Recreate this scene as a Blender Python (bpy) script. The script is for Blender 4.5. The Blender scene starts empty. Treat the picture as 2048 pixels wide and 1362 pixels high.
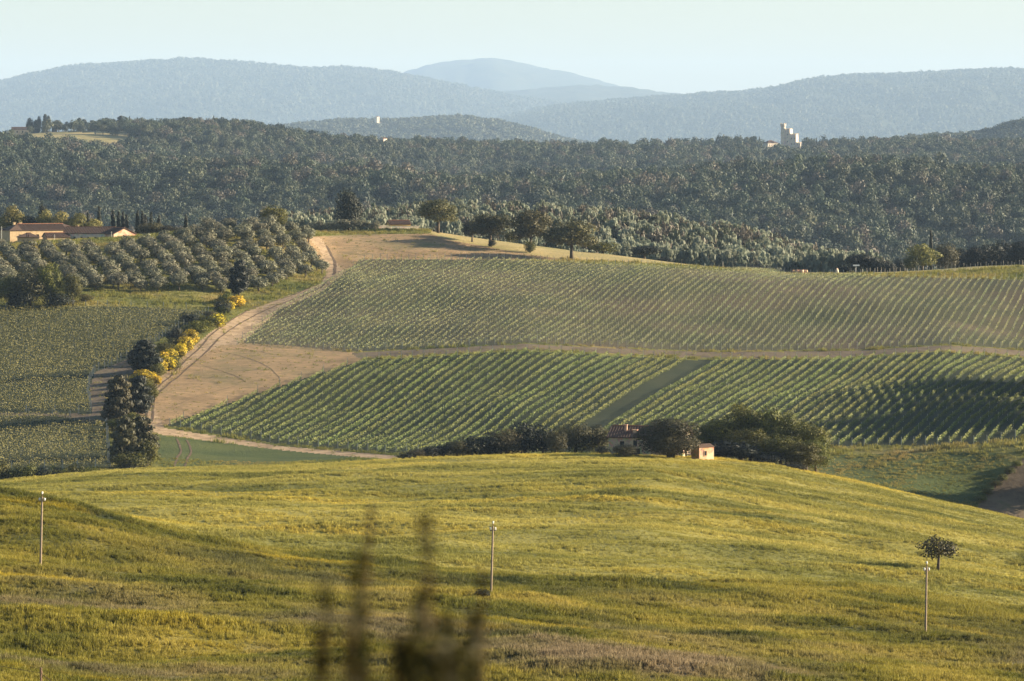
import bpy, math, random
import numpy as np
R = math.radians
rng = np.random.default_rng(7)
random.seed(7)
sc = bpy.context.scene
COL = sc.collection

# ------------------------------------------------------------------ camera
F = 8524.0          # focal length in photo pixels (photo is 2048 wide)
CX, EYE = 1024.0, 300.0
cam_d = bpy.data.cameras.new('camera')
cam = bpy.data.objects.new('camera', cam_d); COL.objects.link(cam)
cam.location = (0, 0, 0); cam.rotation_euler = (R(90), 0, 0)
cam_d.lens = 100; cam_d.sensor_width = 100 * 2048 / F
cam_d.shift_y = -(681 - EYE) / 2048
cam_d.clip_start = 0.5; cam_d.clip_end = 120000
cam_d.dof.use_dof = True; cam_d.dof.focus_distance = 900; cam_d.dof.aperture_fstop = 5.8
sc.camera = cam

# ------------------------------------------------------------------ light
SUN_EL, SUN_AZ = 16.0, 8.0      # azimuth: degrees beyond +X towards +Y (far side)
w = bpy.data.worlds.new('World'); sc.world = w; w.use_nodes = True
nt = w.node_tree; nt.nodes.clear()
sky = nt.nodes.new('ShaderNodeTexSky'); sky.sky_type = 'NISHITA'; sky.sun_disc = False
sky.sun_elevation = R(SUN_EL); sky.sun_rotation = R(90 - SUN_AZ)
sky.air_density = 1.0; sky.dust_density = 1.0; sky.ozone_density = 1.0; sky.altitude = 300
bg = nt.nodes.new('ShaderNodeBackground'); bg.inputs[1].default_value = 0.05
wo = nt.nodes.new('ShaderNodeOutputWorld')
nt.links.new(sky.outputs[0], bg.inputs[0]); nt.links.new(bg.outputs[0], wo.inputs[0])
sl = bpy.data.lights.new('sun', 'SUN'); sl.energy = 5.0; sl.angle = R(0.5); sl.color = (1.0, 0.83, 0.59)
so = bpy.data.objects.new('sun', sl); COL.objects.link(so)
from mathutils import Vector
sdir = Vector((math.cos(R(SUN_EL)) * math.cos(R(SUN_AZ)), math.cos(R(SUN_EL)) * math.sin(R(SUN_AZ)), math.sin(R(SUN_EL))))
so.rotation_euler = sdir.to_track_quat('Z', 'Y').to_euler()
sc.view_settings.view_transform = 'Standard'; sc.view_settings.look = 'None'
sc.view_settings.gamma = 1; sc.view_settings.exposure = 1.9
sc.view_settings.use_curve_mapping = False
sc.cycles.use_denoising = True; sc.cycles.denoising_input_passes = 'RGB_ALBEDO_NORMAL'; sc.cycles.denoising_prefilter = 'ACCURATE'
sc.cycles.max_bounces = 5; sc.cycles.diffuse_bounces = 2; sc.cycles.transparent_max_bounces = 8
sc.cycles.volume_bounces = 0

# ------------------------------------------------------------------ helpers
def tag(o, label=None, cat=None, group=None, kind=None):
    if label: o['label'] = label
    if cat: o['category'] = cat
    if group: o['group'] = group
    if kind: o['kind'] = kind
    return o

def make_mesh(name, verts, faces, mats=(), midx=None, attrs=None, smooth=False):
    """faces: (n,3)/(n,4) array or list of such arrays"""
    me = bpy.data.meshes.new(name)
    verts = np.asarray(verts, dtype=np.float32)
    fl = faces if isinstance(faces, list) else [faces]
    fl = [np.asarray(f, dtype=np.int32) for f in fl if len(f)]
    me.vertices.add(len(verts)); me.vertices.foreach_set('co', verts.ravel())
    loops = np.concatenate([f.ravel() for f in fl]); tot = np.concatenate([np.full(len(f), f.shape[1]) for f in fl])
    start = np.concatenate([[0], np.cumsum(tot)[:-1]])
    me.loops.add(len(loops)); me.loops.foreach_set('vertex_index', loops.astype(np.int32))
    me.polygons.add(len(tot)); me.polygons.foreach_set('loop_start', start.astype(np.int32))
    me.polygons.foreach_set('loop_total', tot.astype(np.int32))
    for m in mats: me.materials.append(m)
    if midx is not None: me.polygons.foreach_set('material_index', np.asarray(midx, dtype=np.int32))
    me.polygons.foreach_set('use_smooth', np.full(len(tot), bool(smooth)))
    me.update(calc_edges=True)
    for k, v in (attrs or {}).items():
        a = me.attributes.new(k, 'FLOAT', 'POINT'); a.data.foreach_set('value', np.asarray(v, dtype=np.float32))
    return me

def obj(name, me, parent=None, loc=None, rz=0, scale=None):
    o = bpy.data.objects.new(name, me); COL.objects.link(o)
    if parent: o.parent = parent
    if loc is not None: o.location = loc
    if rz: o.rotation_euler = (0, 0, rz)
    if scale is not None: o.scale = scale
    return o

class MB:
    """collects simple shapes into one mesh"""
    def __init__(s): s.v = []; s.f3 = []; s.f4 = []; s.n = 0
    def add(s, v, f):
        v = np.asarray(v, float); s.v.append(v)
        for q in f: (s.f4 if len(q) == 4 else s.f3).append([i + s.n for i in q])
        s.n += len(v)
    def box(s, x0, x1, y0, y1, z0, z1):
        s.add([(x0,y0,z0),(x1,y0,z0),(x1,y1,z0),(x0,y1,z0),(x0,y0,z1),(x1,y0,z1),(x1,y1,z1),(x0,y1,z1)],
              [(0,3,2,1),(4,5,6,7),(0,1,5,4),(1,2,6,5),(2,3,7,6),(3,0,4,7)])
    def tube(s, p0, p1, r0, r1, n=8):
        p0 = np.array(p0, float); p1 = np.array(p1, float); d = p1 - p0; d /= np.linalg.norm(d) + 1e-9
        a = np.cross(d, (0, 0, 1) if abs(d[2]) < .9 else (1, 0, 0)); a /= np.linalg.norm(a); b = np.cross(d, a)
        t = np.arange(n) * 2 * np.pi / n
        ring = np.cos(t)[:, None] * a + np.sin(t)[:, None] * b
        v = np.concatenate([p0 + ring * r0, p1 + ring * r1, [p0], [p1]])
        f = [(i, (i+1) % n, n + (i+1) % n, n + i) for i in range(n)]
        f += [(i, 2*n, (i+1) % n) for i in range(n)] + [(n + i, n + (i+1) % n, 2*n+1) for i in range(n)]
        s.add(v, f)
    def path(s, pts, radii, n=6):
        for i in range(len(pts) - 1): s.tube(pts[i], pts[i+1], radii[i], radii[i+1], n)
    def lathe(s, prof, n=12, c=(0, 0)):
        t = np.arange(n) * 2 * np.pi / n; v = []
        for r, z in prof: v += [(c[0] + r*math.cos(a), c[1] + r*math.sin(a), z) for a in t]
        f = []
        for k in range(len(prof) - 1):
            f += [(k*n+i, k*n+(i+1) % n, (k+1)*n+(i+1) % n, (k+1)*n+i) for i in range(n)]
        m = len(v); v += [(c[0], c[1], prof[0][1]), (c[0], c[1], prof[-1][1])]; k = (len(prof)-1)*n
        f += [((i+1) % n, i, m) for i in range(n)] + [(k+i, k+(i+1) % n, m+1) for i in range(n)]
        s.add(v, f)
    def mesh(s, name, mat, smooth=False):
        return make_mesh(name, np.concatenate(s.v), [np.array(s.f3).reshape(-1, 3), np.array(s.f4).reshape(-1, 4)], [mat], smooth=smooth)
    def build(s, name, mat, parent=None, smooth=False):
        return obj(name, s.mesh(name, mat, smooth), parent)

def vnoise(x, y, seed=0):
    xi = np.floor(x); yi = np.floor(y); fx = x - xi; fy = y - yi
    xi = xi.astype(np.int64); yi = yi.astype(np.int64)
    def h(a, b):
        n = (a * 374761393 + b * 668265263 + seed * 974634777) & 0x7fffffff
        n = ((n ^ (n >> 13)) * 1274126177) & 0x7fffffff
        n = (n ^ (n >> 16)) & 0xffffff
        return n / float(0xffffff)
    u = fx*fx*(3-2*fx); v = fy*fy*(3-2*fy)
    return (h(xi, yi)*(1-u)+h(xi+1, yi)*u)*(1-v) + (h(xi, yi+1)*(1-u)+h(xi+1, yi+1)*u)*v
def fbm(x, y, seed=0, o=3):
    t = 0; a = 1; s = 0
    for k in range(o):
        t = t + a * (vnoise(x * 2**k, y * 2**k, seed + k) - .5); s += a; a *= .5
    return t / s * 2

# ------------------------------------------------------------------ materials
def new_mat(name):
    m = bpy.data.materials.new(name); m.use_nodes = True; m.node_tree.nodes.clear(); return m
class N:
    def __init__(s, m): s.t = m.node_tree
    def n(s, ty, **kw):
        nd = s.t.nodes.new(ty)
        for k, v in kw.items():
            if isinstance(k, str) and k.startswith('i_'): nd.inputs[int(k[2:])].default_value = v
            else: setattr(nd, k, v)
        return nd
    def l(s, a, b): s.t.links.new(a, b)
    def pos(s): return s.n('ShaderNodeNewGeometry').outputs['Position']
    def noise(s, vec, scale, detail=3, rough=.55, stretch=None, rot=0.0, dist=0.0):
        if stretch:
            mp = s.n('ShaderNodeMapping'); s.l(vec, mp.inputs[0]); mp.inputs['Scale'].default_value = stretch
            mp.inputs['Rotation'].default_value = (0, 0, rot); vec = mp.outputs[0]
        nd = s.n('ShaderNodeTexNoise'); s.l(vec, nd.inputs['Vector'])
        nd.inputs['Scale'].default_value = scale; nd.inputs['Detail'].default_value = detail
        nd.inputs['Roughness'].default_value = rough; nd.inputs['Distortion'].default_value = dist
        return nd.outputs[0]
    def ramp(s, fac, stops, interp='LINEAR'):
        r = s.n('ShaderNodeValToRGB'); s.l(fac, r.inputs[0]); e = r.color_ramp; e.interpolation = interp
        while len(e.elements) < len(stops): e.elements.new(.5)
        for el, (p, c) in zip(e.elements, stops):
            el.position = p; el.color = tuple(c) + (1,) if len(c) == 3 else c
        return r.outputs[0]
    def mix(s, fac, a, b, mode='MIX'):
        m = s.n('ShaderNodeMix', data_type='RGBA', blend_type=mode)
        for sock, v in ((m.inputs[0], fac), (m.inputs[6], a), (m.inputs[7], b)):
            if isinstance(v, (int, float)): sock.default_value = v
            elif isinstance(v, tuple): sock.default_value = v + (1,)
            else: s.l(v, sock)
        return m.outputs[2]
    def math(s, op, a, b=0.0):
        m = s.n('ShaderNodeMath', operation=op)
        for sock, v in ((m.inputs[0], a), (m.inputs[1], b)):
            if isinstance(v, (int, float)): sock.default_value = v
            else: s.l(v, sock)
        return m.outputs[0]
    def hsv(s, col, v=None, h=None, sat=None):
        m = s.n('ShaderNodeHueSaturation'); s.l(col, m.inputs['Color'])
        if v is not None: s.l(v, m.inputs['Value'])
        if h is not None: s.l(h, m.inputs['Hue'])
        if sat is not None: m.inputs['Saturation'].default_value = sat
        return m.outputs[0]
    def out(s, col, rough=.9, bump=None, bstr=.5, bdist=.1, spec=.2, transl=0.0, tone=None):
        if tone is not None: col = s.mix(1.0, col, (tone, tone, tone), 'MULTIPLY')
        b = s.n('ShaderNodeBsdfPrincipled')
        if isinstance(col, tuple): b.inputs['Base Color'].default_value = col + (1,)
        else: s.l(col, b.inputs['Base Color'])
        b.inputs['Roughness'].default_value = rough; b.inputs['Specular IOR Level'].default_value = spec
        if bump is not None:
            bp = s.n('ShaderNodeBump'); bp.inputs['Strength'].default_value = bstr; bp.inputs['Distance'].default_value = bdist
            s.l(bump, bp.inputs['Height']); s.l(bp.outputs[0], b.inputs['Normal'])
        sh = b.outputs[0]
        if transl:
            tr = s.n('ShaderNodeBsdfTranslucent')
            if isinstance(col, tuple): tr.inputs[0].default_value = col + (1,)
            else: s.l(col, tr.inputs[0])
            mx = s.n('ShaderNodeMixShader'); mx.inputs[0].default_value = transl
            s.l(sh, mx.inputs[1]); s.l(tr.outputs[0], mx.inputs[2]); sh = mx.outputs[0]
        o = s.n('ShaderNodeOutputMaterial'); s.l(sh, o.inputs[0])

def meadow_colour(n, p):
    """rough meadow: olive grass, straw patches, pinkish seed heads, yellow flowers"""
    a = n.noise(p, .045, 4, .6, (1, 1.0, 1), .35)
    c = n.ramp(a, [(.3, (.028, .038, .008)), (.45, (.105, .105, .014)), (.58, (.21, .182, .028)), (.75, (.32, .255, .055))])
    b = n.noise(p, .03, 4, .6, (1, .8, 1), 1.1)
    sep = n.n('ShaderNodeSeparateXYZ'); n.l(p, sep.inputs[0])
    near = n.n('ShaderNodeMapRange'); n.l(sep.outputs['Y'], near.inputs[0])
    near.inputs[1].default_value = 520; near.inputs[2].default_value = 380
    c2 = n.mix(n.math('MULTIPLY', n.ramp(b, [(.45, (0, 0, 0)), (.6, (1, 1, 1))]), near.outputs[0]), c, (.20, .155, .09))
    y = n.noise(p, .05, 3, .6, (.7, 1.3, 1), .4)
    return n.mix(n.math('MULTIPLY', n.ramp(y, [(.6, (0, 0, 0)), (.7, (1, 1, 1))]), .6), c2, (.33, .25, .015))
def wheat_colour(n, p):
    a = n.noise(p, .02, 4, .6, (.5, 1.6, 1), .25)
    c = n.ramp(a, [(.3, (.085, .095, .02)), (.45, (.19, .18, .038)), (.65, (.32, .28, .07))])
    y = n.noise(p, .012, 5, .7, (.5, 2.4, 1), .3, .5)
    return n.mix(n.math('MULTIPLY', n.ramp(y, [(.52, (0, 0, 0)), (.66, (1, 1, 1))]), .75), c, (.44, .34, .05))

def ground_mat(name, kind):
    m = new_mat(name); n = N(m); p = n.pos()
    tn = {'soil': .82, 'track': .82, 'drygrass': .9, 'wheat': .98, 'meadow': .85, 'grass': .8}.get(kind, .75); n_out = n.out; n.out = lambda *a, **k: n_out(*a, tone=tn, **k)
    if kind == 'meadow':
        c = meadow_colour(n, p); f = n.noise(p, 2.0, 4, .7)
        n.out(n.mix(.5, c, n.ramp(f, [(.3, (.3, .3, .3)), (.7, (1, 1, 1))]), 'MULTIPLY'), bump=f, bstr=.8, bdist=.5)
    elif kind == 'wheat':
        c = wheat_colour(n, p); f = n.noise(p, 1.6, 4, .7)
        n.out(n.mix(.4, c, n.ramp(f, [(.3, (.4, .4, .4)), (.7, (1, 1, 1))]), 'MULTIPLY'), bump=f, bstr=.6, bdist=.4)
    elif kind == 'soil':
        a = n.noise(p, .03, 5, .6); c = n.ramp(a, [(.33, (.25, .165, .085)), (.48, (.42, .275, .145)), (.56, (.33, .235, .12)), (.68, (.22, .20, .075))])
        f = n.noise(p, .55, 6, .8, (.45, 1, 1), .3)
        n.out(n.mix(.7, c, n.ramp(f, [(.35, (.35, .45, .45)), (.65, (1, 1, 1))]), 'MULTIPLY'), bump=f, bstr=.7, bdist=.5)
    elif kind == 'track':
        a = n.noise(p, .3, 5, .7); c = n.ramp(a, [(.35, (.24, .17, .10)), (.6, (.44, .32, .20))])
        n.out(c, bump=a, bstr=.8, bdist=.4)
    elif kind == 'dimtrack':
        a = n.noise(p, .15, 5, .7); c = n.ramp(a, [(.35, (.10, .075, .05)), (.55, (.17, .13, .085)), (.7, (.10, .105, .045))])
        n.out(c, bump=a, bstr=.8, bdist=.4)
    elif kind == 'rut':
        a = n.noise(p, .8, 4, .7); n.out(n.ramp(a, [(.35, (.09, .06, .04)), (.6, (.17, .12, .075))]), bump=a)
    elif kind == 'upper':
        a = n.noise(p, .02, 4, .6); c = n.ramp(a, [(.35, (.06, .07, .028)), (.5, (.095, .09, .045)), (.65, (.14, .11, .065))])
        f = n.noise(p, .7, 4, .7)
        n.out(n.mix(.5, c, n.ramp(f, [(.3, (.5, .5, .5)), (.65, (1, 1, 1))]), 'MULTIPLY'), bump=f, bstr=.6, bdist=.3)
    elif kind == 'lower':
        a = n.noise(p, .03, 4, .6); c = n.ramp(a, [(.35, (.02, .032, .011)), (.6, (.042, .05, .017))])  # dark green ground, darkened further to carry the shade between vine rows
        f = n.noise(p, .7, 4, .7); n.out(c, bump=f, bstr=.6, bdist=.3)
    elif kind == 'crop':
        a = n.noise(p, .05, 4, .6, (.6, 1.4, 1), .3); c = n.ramp(a, [(.35, (.05, .078, .02)), (.6, (.095, .115, .032))])
        f = n.noise(p, .8, 5, .75); n.out(c, bump=f, bstr=.9, bdist=.5)
    elif kind == 'grass':
        a = n.noise(p, .04, 5, .65); c = n.ramp(a, [(.35, (.09, .11, .025)), (.52, (.17, .165, .04)), (.68, (.24, .19, .07))])
        f = n.noise(p, .8, 5, .75); n.out(c, bump=f, bstr=.9, bdist=.5)
    elif kind == 'drygrass':
        a = n.noise(p, .03, 5, .65); c = n.ramp(a, [(.35, (.22, .20, .07)), (.6, (.34, .27, .12))])
        f = n.noise(p, .6, 5, .75); n.out(c, bump=f, bstr=.9, bdist=.4)
    elif kind == 'forest':
        a = n.noise(p, .02, 5, .65); c = n.ramp(a, [(.35, (.03, .045, .018)), (.6, (.055, .06, .028))])
        n.out(c, bump=n.noise(p, .12, 4, .7), bstr=1, bdist=4)
    elif kind == 'farhill':
        a = n.noise(p, .006, 6, .7); c = n.ramp(a, [(.35, (.035, .055, .022)), (.6, (.07, .075, .035))])
        n.out(c, bump=n.noise(p, .05, 5, .75), bstr=1, bdist=10)
    return m

def leaf_mat(name, dark, light, transl=.3, var=.35, spec=.25):
    m = new_mat(name); n = N(m)
    at = n.n('ShaderNodeAttribute', attribute_name='lv'); oi = n.n('ShaderNodeObjectInfo')
    c = n.ramp(at.outputs['Fac'], [(0, dark), (1, light)])
    mr = n.n('ShaderNodeMapRange'); n.l(oi.outputs['Random'], mr.inputs[0]); mr.inputs[3].default_value = 1 - var; mr.inputs[4].default_value = 1 + var
    mh = n.n('ShaderNodeMapRange'); n.l(n.math('FRACT', n.math('MULTIPLY', oi.outputs['Random'], 37.7)), mh.inputs[0])
    mh.inputs[3].default_value = .475; mh.inputs[4].default_value = .515
    n.out(n.hsv(c, mr.outputs[0], mh.outputs[0]), rough=.6, spec=spec, transl=transl, tone=.76)
    return m
def flat_mat(name, col, rough=.8, scale=3.0, var=.35, bump=0.3, metallic=0):
    m = new_mat(name); n = N(m); p = n.n('ShaderNodeTexCoord').outputs['Object']
    f = n.noise(p, scale, 5, .65)
    c = n.mix(1.0, col, n.ramp(f, [(.3, (1-var,)*3), (.7, (1, 1, 1))]), 'MULTIPLY')
    n.out(c, rough, bump=f, bstr=bump, bdist=.05); return m
def stone_mat(name, col, mortar):
    m = new_mat(name); n = N(m); p = n.n('ShaderNodeTexCoord').outputs['Object']
    v = n.n('ShaderNodeTexVoronoi'); v.inputs['Scale'].default_value = 2.2; n.l(p, v.inputs['Vector'])
    big = n.noise(p, .5, 4, .6)
    c = n.mix(.5, col, v.outputs['Color'], 'MULTIPLY')
    c = n.mix(n.ramp(big, [(.4, (0, 0, 0)), (.6, (1, 1, 1))]), c, mortar)
    n.out(c, .9, bump=v.outputs['Distance'], bstr=.5, bdist=.05); return m

M = {k: ground_mat(nm, k) for k, nm in [('meadow', 'meadow ground'), ('wheat', 'wheat ground'), ('soil', 'bare soil'), ('track', 'dirt track'),
     ('rut', 'wheel rut'), ('dimtrack', 'earth track'), ('upper', 'upper vineyard soil'), ('lower', 'lower vineyard soil'), ('crop', 'green crop'), ('grass', 'verge grass'), ('drygrass', 'dry grass'),
     ('forest', 'forest floor'), ('farhill', 'far hill')]}
M['yellowwall'] = flat_mat('yellow plaster', (.75, .48, .16), .9, 1.0, .15); M['fieldrut'] = flat_mat('furrow soil', (.20, .145, .085), .95, .5, .5); M['bark'] = flat_mat('bark', (.10, .08, .06), .95, 4)
M['palebark'] = flat_mat('pale bark', (.32, .29, .24), .9, 4)
M['oakleaf'] = leaf_mat('oak leaves', (.03, .036, .013), (.16, .15, .055), .25)
M['darkleaf'] = leaf_mat('dark evergreen leaves', (.006, .010, .006), (.024, .03, .015), .05)
M['farmleaf'] = leaf_mat('broadleaf crown', (.012, .022, .004), (.175, .175, .022), .18)
M['farmleafdark'] = leaf_mat('dull broadleaf crown', (.018, .022, .008), (.12, .105, .04), .15)
M['goldleaf'] = leaf_mat('sunlit yellow green leaves', (.11, .12, .03), (.30, .27, .08), .35)
M['oliveleaf'] = leaf_mat('olive leaves', (.07, .08, .05), (.33, .32, .21), .2, .2)
M['wood1'] = leaf_mat('woodland green', (.026, .046, .028), (.088, .112, .062), .2, .22)
M['wood2'] = leaf_mat('woodland yellow green', (.045, .06, .036), (.14, .155, .085), .2, .22)
M['wood3'] = leaf_mat('woodland brown', (.055, .055, .04), (.15, .13, .09), .2, .2)
M['wood4'] = leaf_mat('woodland dark', (.016, .03, .021), (.05, .068, .044), .2, .2)
M['poplar'] = leaf_mat('grey green poplar', (.11, .14, .095), (.36, .39, .28), .4, .18)  # paler and greyer leaves: distance haze put into the colour
M['broom'] = leaf_mat('yellow broom flowers', (.38, .30, .02), (.85, .66, .03), .2, .08)
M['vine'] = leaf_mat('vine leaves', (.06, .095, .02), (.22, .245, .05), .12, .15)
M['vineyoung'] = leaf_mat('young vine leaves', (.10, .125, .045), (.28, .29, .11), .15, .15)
M['post'] = flat_mat('grey vineyard post', (.55, .50, .42), .8)
M['stone'] = stone_mat('rubble stone wall', (.52, .42, .30), (.48, .38, .27))
M['palestone'] = stone_mat('pale stone', (.62, .54, .44), (.60, .51, .40))
M['plaster'] = flat_mat('warm plaster', (.52, .38, .22), .9, 1.0)
M['brick'] = stone_mat('old brick', (.50, .27, .17), (.52, .38, .26))
M['tile'] = flat_mat('terracotta roof', (.105, .068, .052), .9, 2.0)
M['redtile'] = flat_mat('red ridge tiles', (.30, .14, .08), .9, 2.0)
M['glass'] = flat_mat('dark window', (.015, .017, .02), .25, 1, .1, 0)
M['wood'] = flat_mat('dark timber', (.07, .05, .035), .8)
M['poleconc'] = flat_mat('weathered wooden pole', (.26, .20, .14), .85, 3)
M['porcelain'] = flat_mat('white insulator', (.80, .80, .78), .3, 2, .05, 0)
M['steel'] = flat_mat('rusty steel', (.16, .10, .07), .6)

# ------------------------------------------------------------------ terrain height field
PX = np.arange(-700, 2760, 4.0)
def tab(pairs, smooth=10):
    xs, ys = zip(*pairs); v = np.interp(PX, xs, ys)
    if smooth:
        k = np.exp(-np.linspace(-2, 2, 2*smooth+1)**2); k /= k.sum()
        v = np.convolve(np.pad(v, smooth, 'edge'), k, 'valid')
    return v
def zc(v): return np.full(len(PX), float(v))
KD, KZ = [], []
def knot(d, y=None, z=None, smooth=10):
    dd = zc(d) if np.isscalar(d) else tab(d, 20)
    KD.append(dd); KZ.append(z if z is not None else -(tab(y, smooth) - EYE) / F * dd)
knot(-60, z=zc(-1.6)); knot(0, z=zc(-1.7)); knot(6, z=zc(-1.95)); knot(60, z=zc(-8.7)); knot(200, z=zc(-30))
knot(330, [(0, 1385), (1024, 1425), (2048, 1500)])
knot(470, [(0, 1126), (80, 1131), (981, 1191), (1850, 1271), (2048, 1292)])
knot(545, [(0, 988), (150, 1001), (300, 1042), (450, 1085), (600, 1110), (800, 1132), (1000, 1148), (1300, 1162), (1600, 1182), (2048, 1228)])
knot(615, [(0, 1046), (150, 1052), (300, 1062), (450, 1075), (700, 1087), (1000, 1092), (1300, 1097), (1600, 1118), (2048, 1172)])
knot(730, [(0, 990), (300, 985), (700, 990), (1000, 985), (1300, 985), (1600, 1026), (2048, 1098)])
knot(850, [(0, 965), (230, 945), (530, 937), (780, 923), (960, 916), (1180, 911), (1400, 917), (1550, 933), (1700, 962), (1900, 1008), (2048, 1042), (2300, 1100)])
knot(905, z=KZ[-1] - 5)
knot(935, [(0, 985), (300, 975), (700, 965), (1200, 960), (1600, 965), (1800, 1000), (1900, 1030), (2048, 1060), (2300, 1085)])
knot([(0, 990), (300, 985), (700, 1010), (1000, 1010), (1500, 1000), (1700, 990), (2048, 975)],
     [(0, 943), (300, 940), (450, 935), (700, 915), (1000, 905), (1500, 895), (1700, 893), (2048, 887)])
knot([(0, 1150), (300, 1150), (700, 1175), (1050, 1180), (1400, 1185), (1700, 1190), (1900, 1200), (2048, 1210)],
     [(0, 750), (300, 742), (700, 716), (1050, 697), (1400, 714), (1700, 712), (1900, 699), (2048, 709)])
knot([(0, 1275), (400, 1285), (600, 1340), (700, 1390), (1000, 1400), (1300, 1395), (1600, 1385), (2048, 1375)],
     [(0, 607), (400, 597), (500, 588), (600, 560), (700, 521), (1000, 519), (1300, 532), (1600, 549), (2048, 558)])
knot([(0, 1410), (560, 1412), (680, 1475), (1000, 1480), (1600, 1440), (2048, 1430)],
     [(0, 492), (200, 482), (350, 472), (500, 464), (620, 468), (700, 466), (850, 463), (900, 470), (1000, 483), (1100, 497), (1200, 509),
      (1300, 521), (1450, 535), (1600, 543), (1700, 545), (1800, 541), (2048, 531)])
z15 = KZ[-1]
knot(1530, z=z15 - tab([(0, 3), (350, 3), (600, 6), (900, 7), (2048, 7)]))
knot(1640, z=z15 - 14)
knot(1850, [(0, 500), (600, 500), (700, 484), (900, 472), (1100, 480), (1300, 494), (1500, 525), (1650, 570), (1800, 620), (2048, 640)])
knot(2120, z=zc(-110))
knot([(0, 4000), (700, 4600), (950, 4950), (1500, 4550), (2048, 4050)], [(0, 400), (700, 410), (950, 415), (1500, 425), (2048, 440)], smooth=30)
knot([(0, 4950), (600, 5280), (950, 5690), (1500, 5610), (2048, 5360)],
     [(0, 275), (200, 272), (430, 276), (500, 284), (650, 308), (800, 324), (950, 326), (1100, 326), (1500, 320), (1800, 329), (2048, 332)])
knot(6200, z=zc(-8)); knot(7500, z=zc(-125))
KD = np.array(KD); KZ = np.array(KZ); K = len(KD)
dz = (KZ[1:] - KZ[:-1]) / (KD[1:] - KD[:-1])
KM = np.zeros_like(KZ); KM[0] = dz[0]; KM[-1] = dz[-1]
same = dz[1:] * dz[:-1] > 0
KM[1:-1] = np.where(same, 2 * dz[1:] * dz[:-1] / (dz[1:] + dz[:-1] + 1e-12), 0)

def H(x, y):
    x = np.atleast_1d(np.asarray(x, float)); y = np.atleast_1d(np.asarray(y, float)); x, y = np.broadcast_arrays(x, y)
    px = np.clip(CX + F * x / np.maximum(y, 1), PX[0], PX[-1] - 1e-3)
    t = (px - PX[0]) / (PX[1] - PX[0]); i = t.astype(int); f = t - i
    d = KD[:, i] * (1-f) + KD[:, i+1] * f; z = KZ[:, i] * (1-f) + KZ[:, i+1] * f; m = KM[:, i] * (1-f) + KM[:, i+1] * f
    k = np.clip((d <= y).sum(0) - 1, 0, K - 2); a = np.arange(len(x)) if x.ndim == 1 else None
    g = lambda A, kk: np.take_along_axis(A, kk[None], 0)[0]
    d0, d1, z0, z1, m0, m1 = g(d, k), g(d, k+1), g(z, k), g(z, k+1), g(m, k), g(m, k+1)
    h = d1 - d0; s = np.clip((y - d0) / h, 0, 1)
    r = z0*(2*s**3-3*s**2+1) + m0*h*(s**3-2*s**2+s) + z1*(-2*s**3+3*s**2) + m1*h*(s**3-s**2)
    # relief
    near = np.clip((y - 250) / 80, 0, 1) * np.clip((900 - y) / 40, 0, 1)
    xs, ys = x + .35 * y, y - .25 * x
    tp = np.clip((850 - y) / 130, .12, 1)
    r = r + near * (2.1 * tp * fbm(xs / 48, ys / 26, 3, 2) + .9 * np.maximum(tp, .4) * fbm(xs / 30, ys / 9, 4, 2) + .4 * fbm(xs / 10, ys / 3.2, 5, 2))
    mid = np.clip((y - 930) / 30, 0, 1) * np.clip((2000 - y) / 100, 0, 1)
    r = r + mid * (1.3 * fbm(x / 45, y / 60, 9, 3))
    far = np.clip((y - 2050) / 100, 0, 1)
    r = r + far * np.clip((4900 - y) / 600, 0, 1) * 85 * fbm(x / 460 + y / 1500, y / 1200, 15, 2)
    r = r + far * (16 * fbm(x / 360, y / 420, 13, 3))
    return r
def h1(x, y): return float(H(x, y)[0])
def X(px, d): return (px - CX) / F * d
def proj(x, y, z=None):
    if z is None: z = H(x, y)
    return CX + F * x / y, EYE - F * z / y
def ground(px, py, d0, d1, n=500):
    """world point of the ground seen at a pixel between two distances"""
    d = np.linspace(d0, d1, n); x = X(px, d); _, yy = proj(x, d)
    ok = np.where(yy <= py)[0]; i = ok[0] if len(ok) else int(np.argmin(np.abs(yy - py)))
    return np.array([x[i], d[i], h1(x[i], d[i])])
def inpoly(px, py, poly):
    r = np.zeros(np.shape(px), bool); n = len(poly); j = n - 1
    for i in range(n):
        xi, yi = poly[i]; xj, yj = poly[j]
        c = ((yi > py) != (yj > py)) & (px < (xj - xi) * (py - yi) / ((yj - yi) or 1e-9) + xi)
        r ^= c; j = i
    return r

P_UPPER = [(470, 690), (560, 612), (640, 585), (690, 545), (720, 519), (1000, 519), (1300, 533), (1600, 550), (2048, 560), (2700, 565), (2700, 712), (2048, 700), (1900, 688), (1700, 700), (1400, 702), (1050, 686), (720, 703)]
P_LOWA = [(330, 851), (520, 785), (720, 722), (1050, 702), (1385, 722), (1195, 846), (1165, 905), (1000, 905), (780, 907), (560, 888)]
P_LOWB = [(1425, 722), (1700, 718), (1880, 704), (2048, 716), (2700, 720), (2700, 872), (2048, 874), (1960, 889), (1690, 893), (1500, 893), (1190, 900), (1225, 850)]
P_SOIL1 = [(285, 800), (360, 740), (440, 684), (560, 690), (740, 708), (720, 722), (520, 785), (330, 851), (290, 850)]
P_SOIL2 = [(600, 474), (700, 470), (860, 467), (900, 480), (1010, 500), (1130, 520), (1000, 519), (720, 519), (690, 545), (660, 560), (640, 520)]
P_TRACK1 = [(270, 850), (275, 800), (350, 725), (420, 665), (480, 628), (560, 598), (640, 568), (655, 545), (640, 500), (615, 474), (640, 474), (668, 520), (690, 545), (640, 585), (560, 618), (480, 690), (440, 690), (350, 745), (300, 800), (330, 856), (560, 892), (800, 912), (800, 922), (560, 900), (300, 866)]
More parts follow.
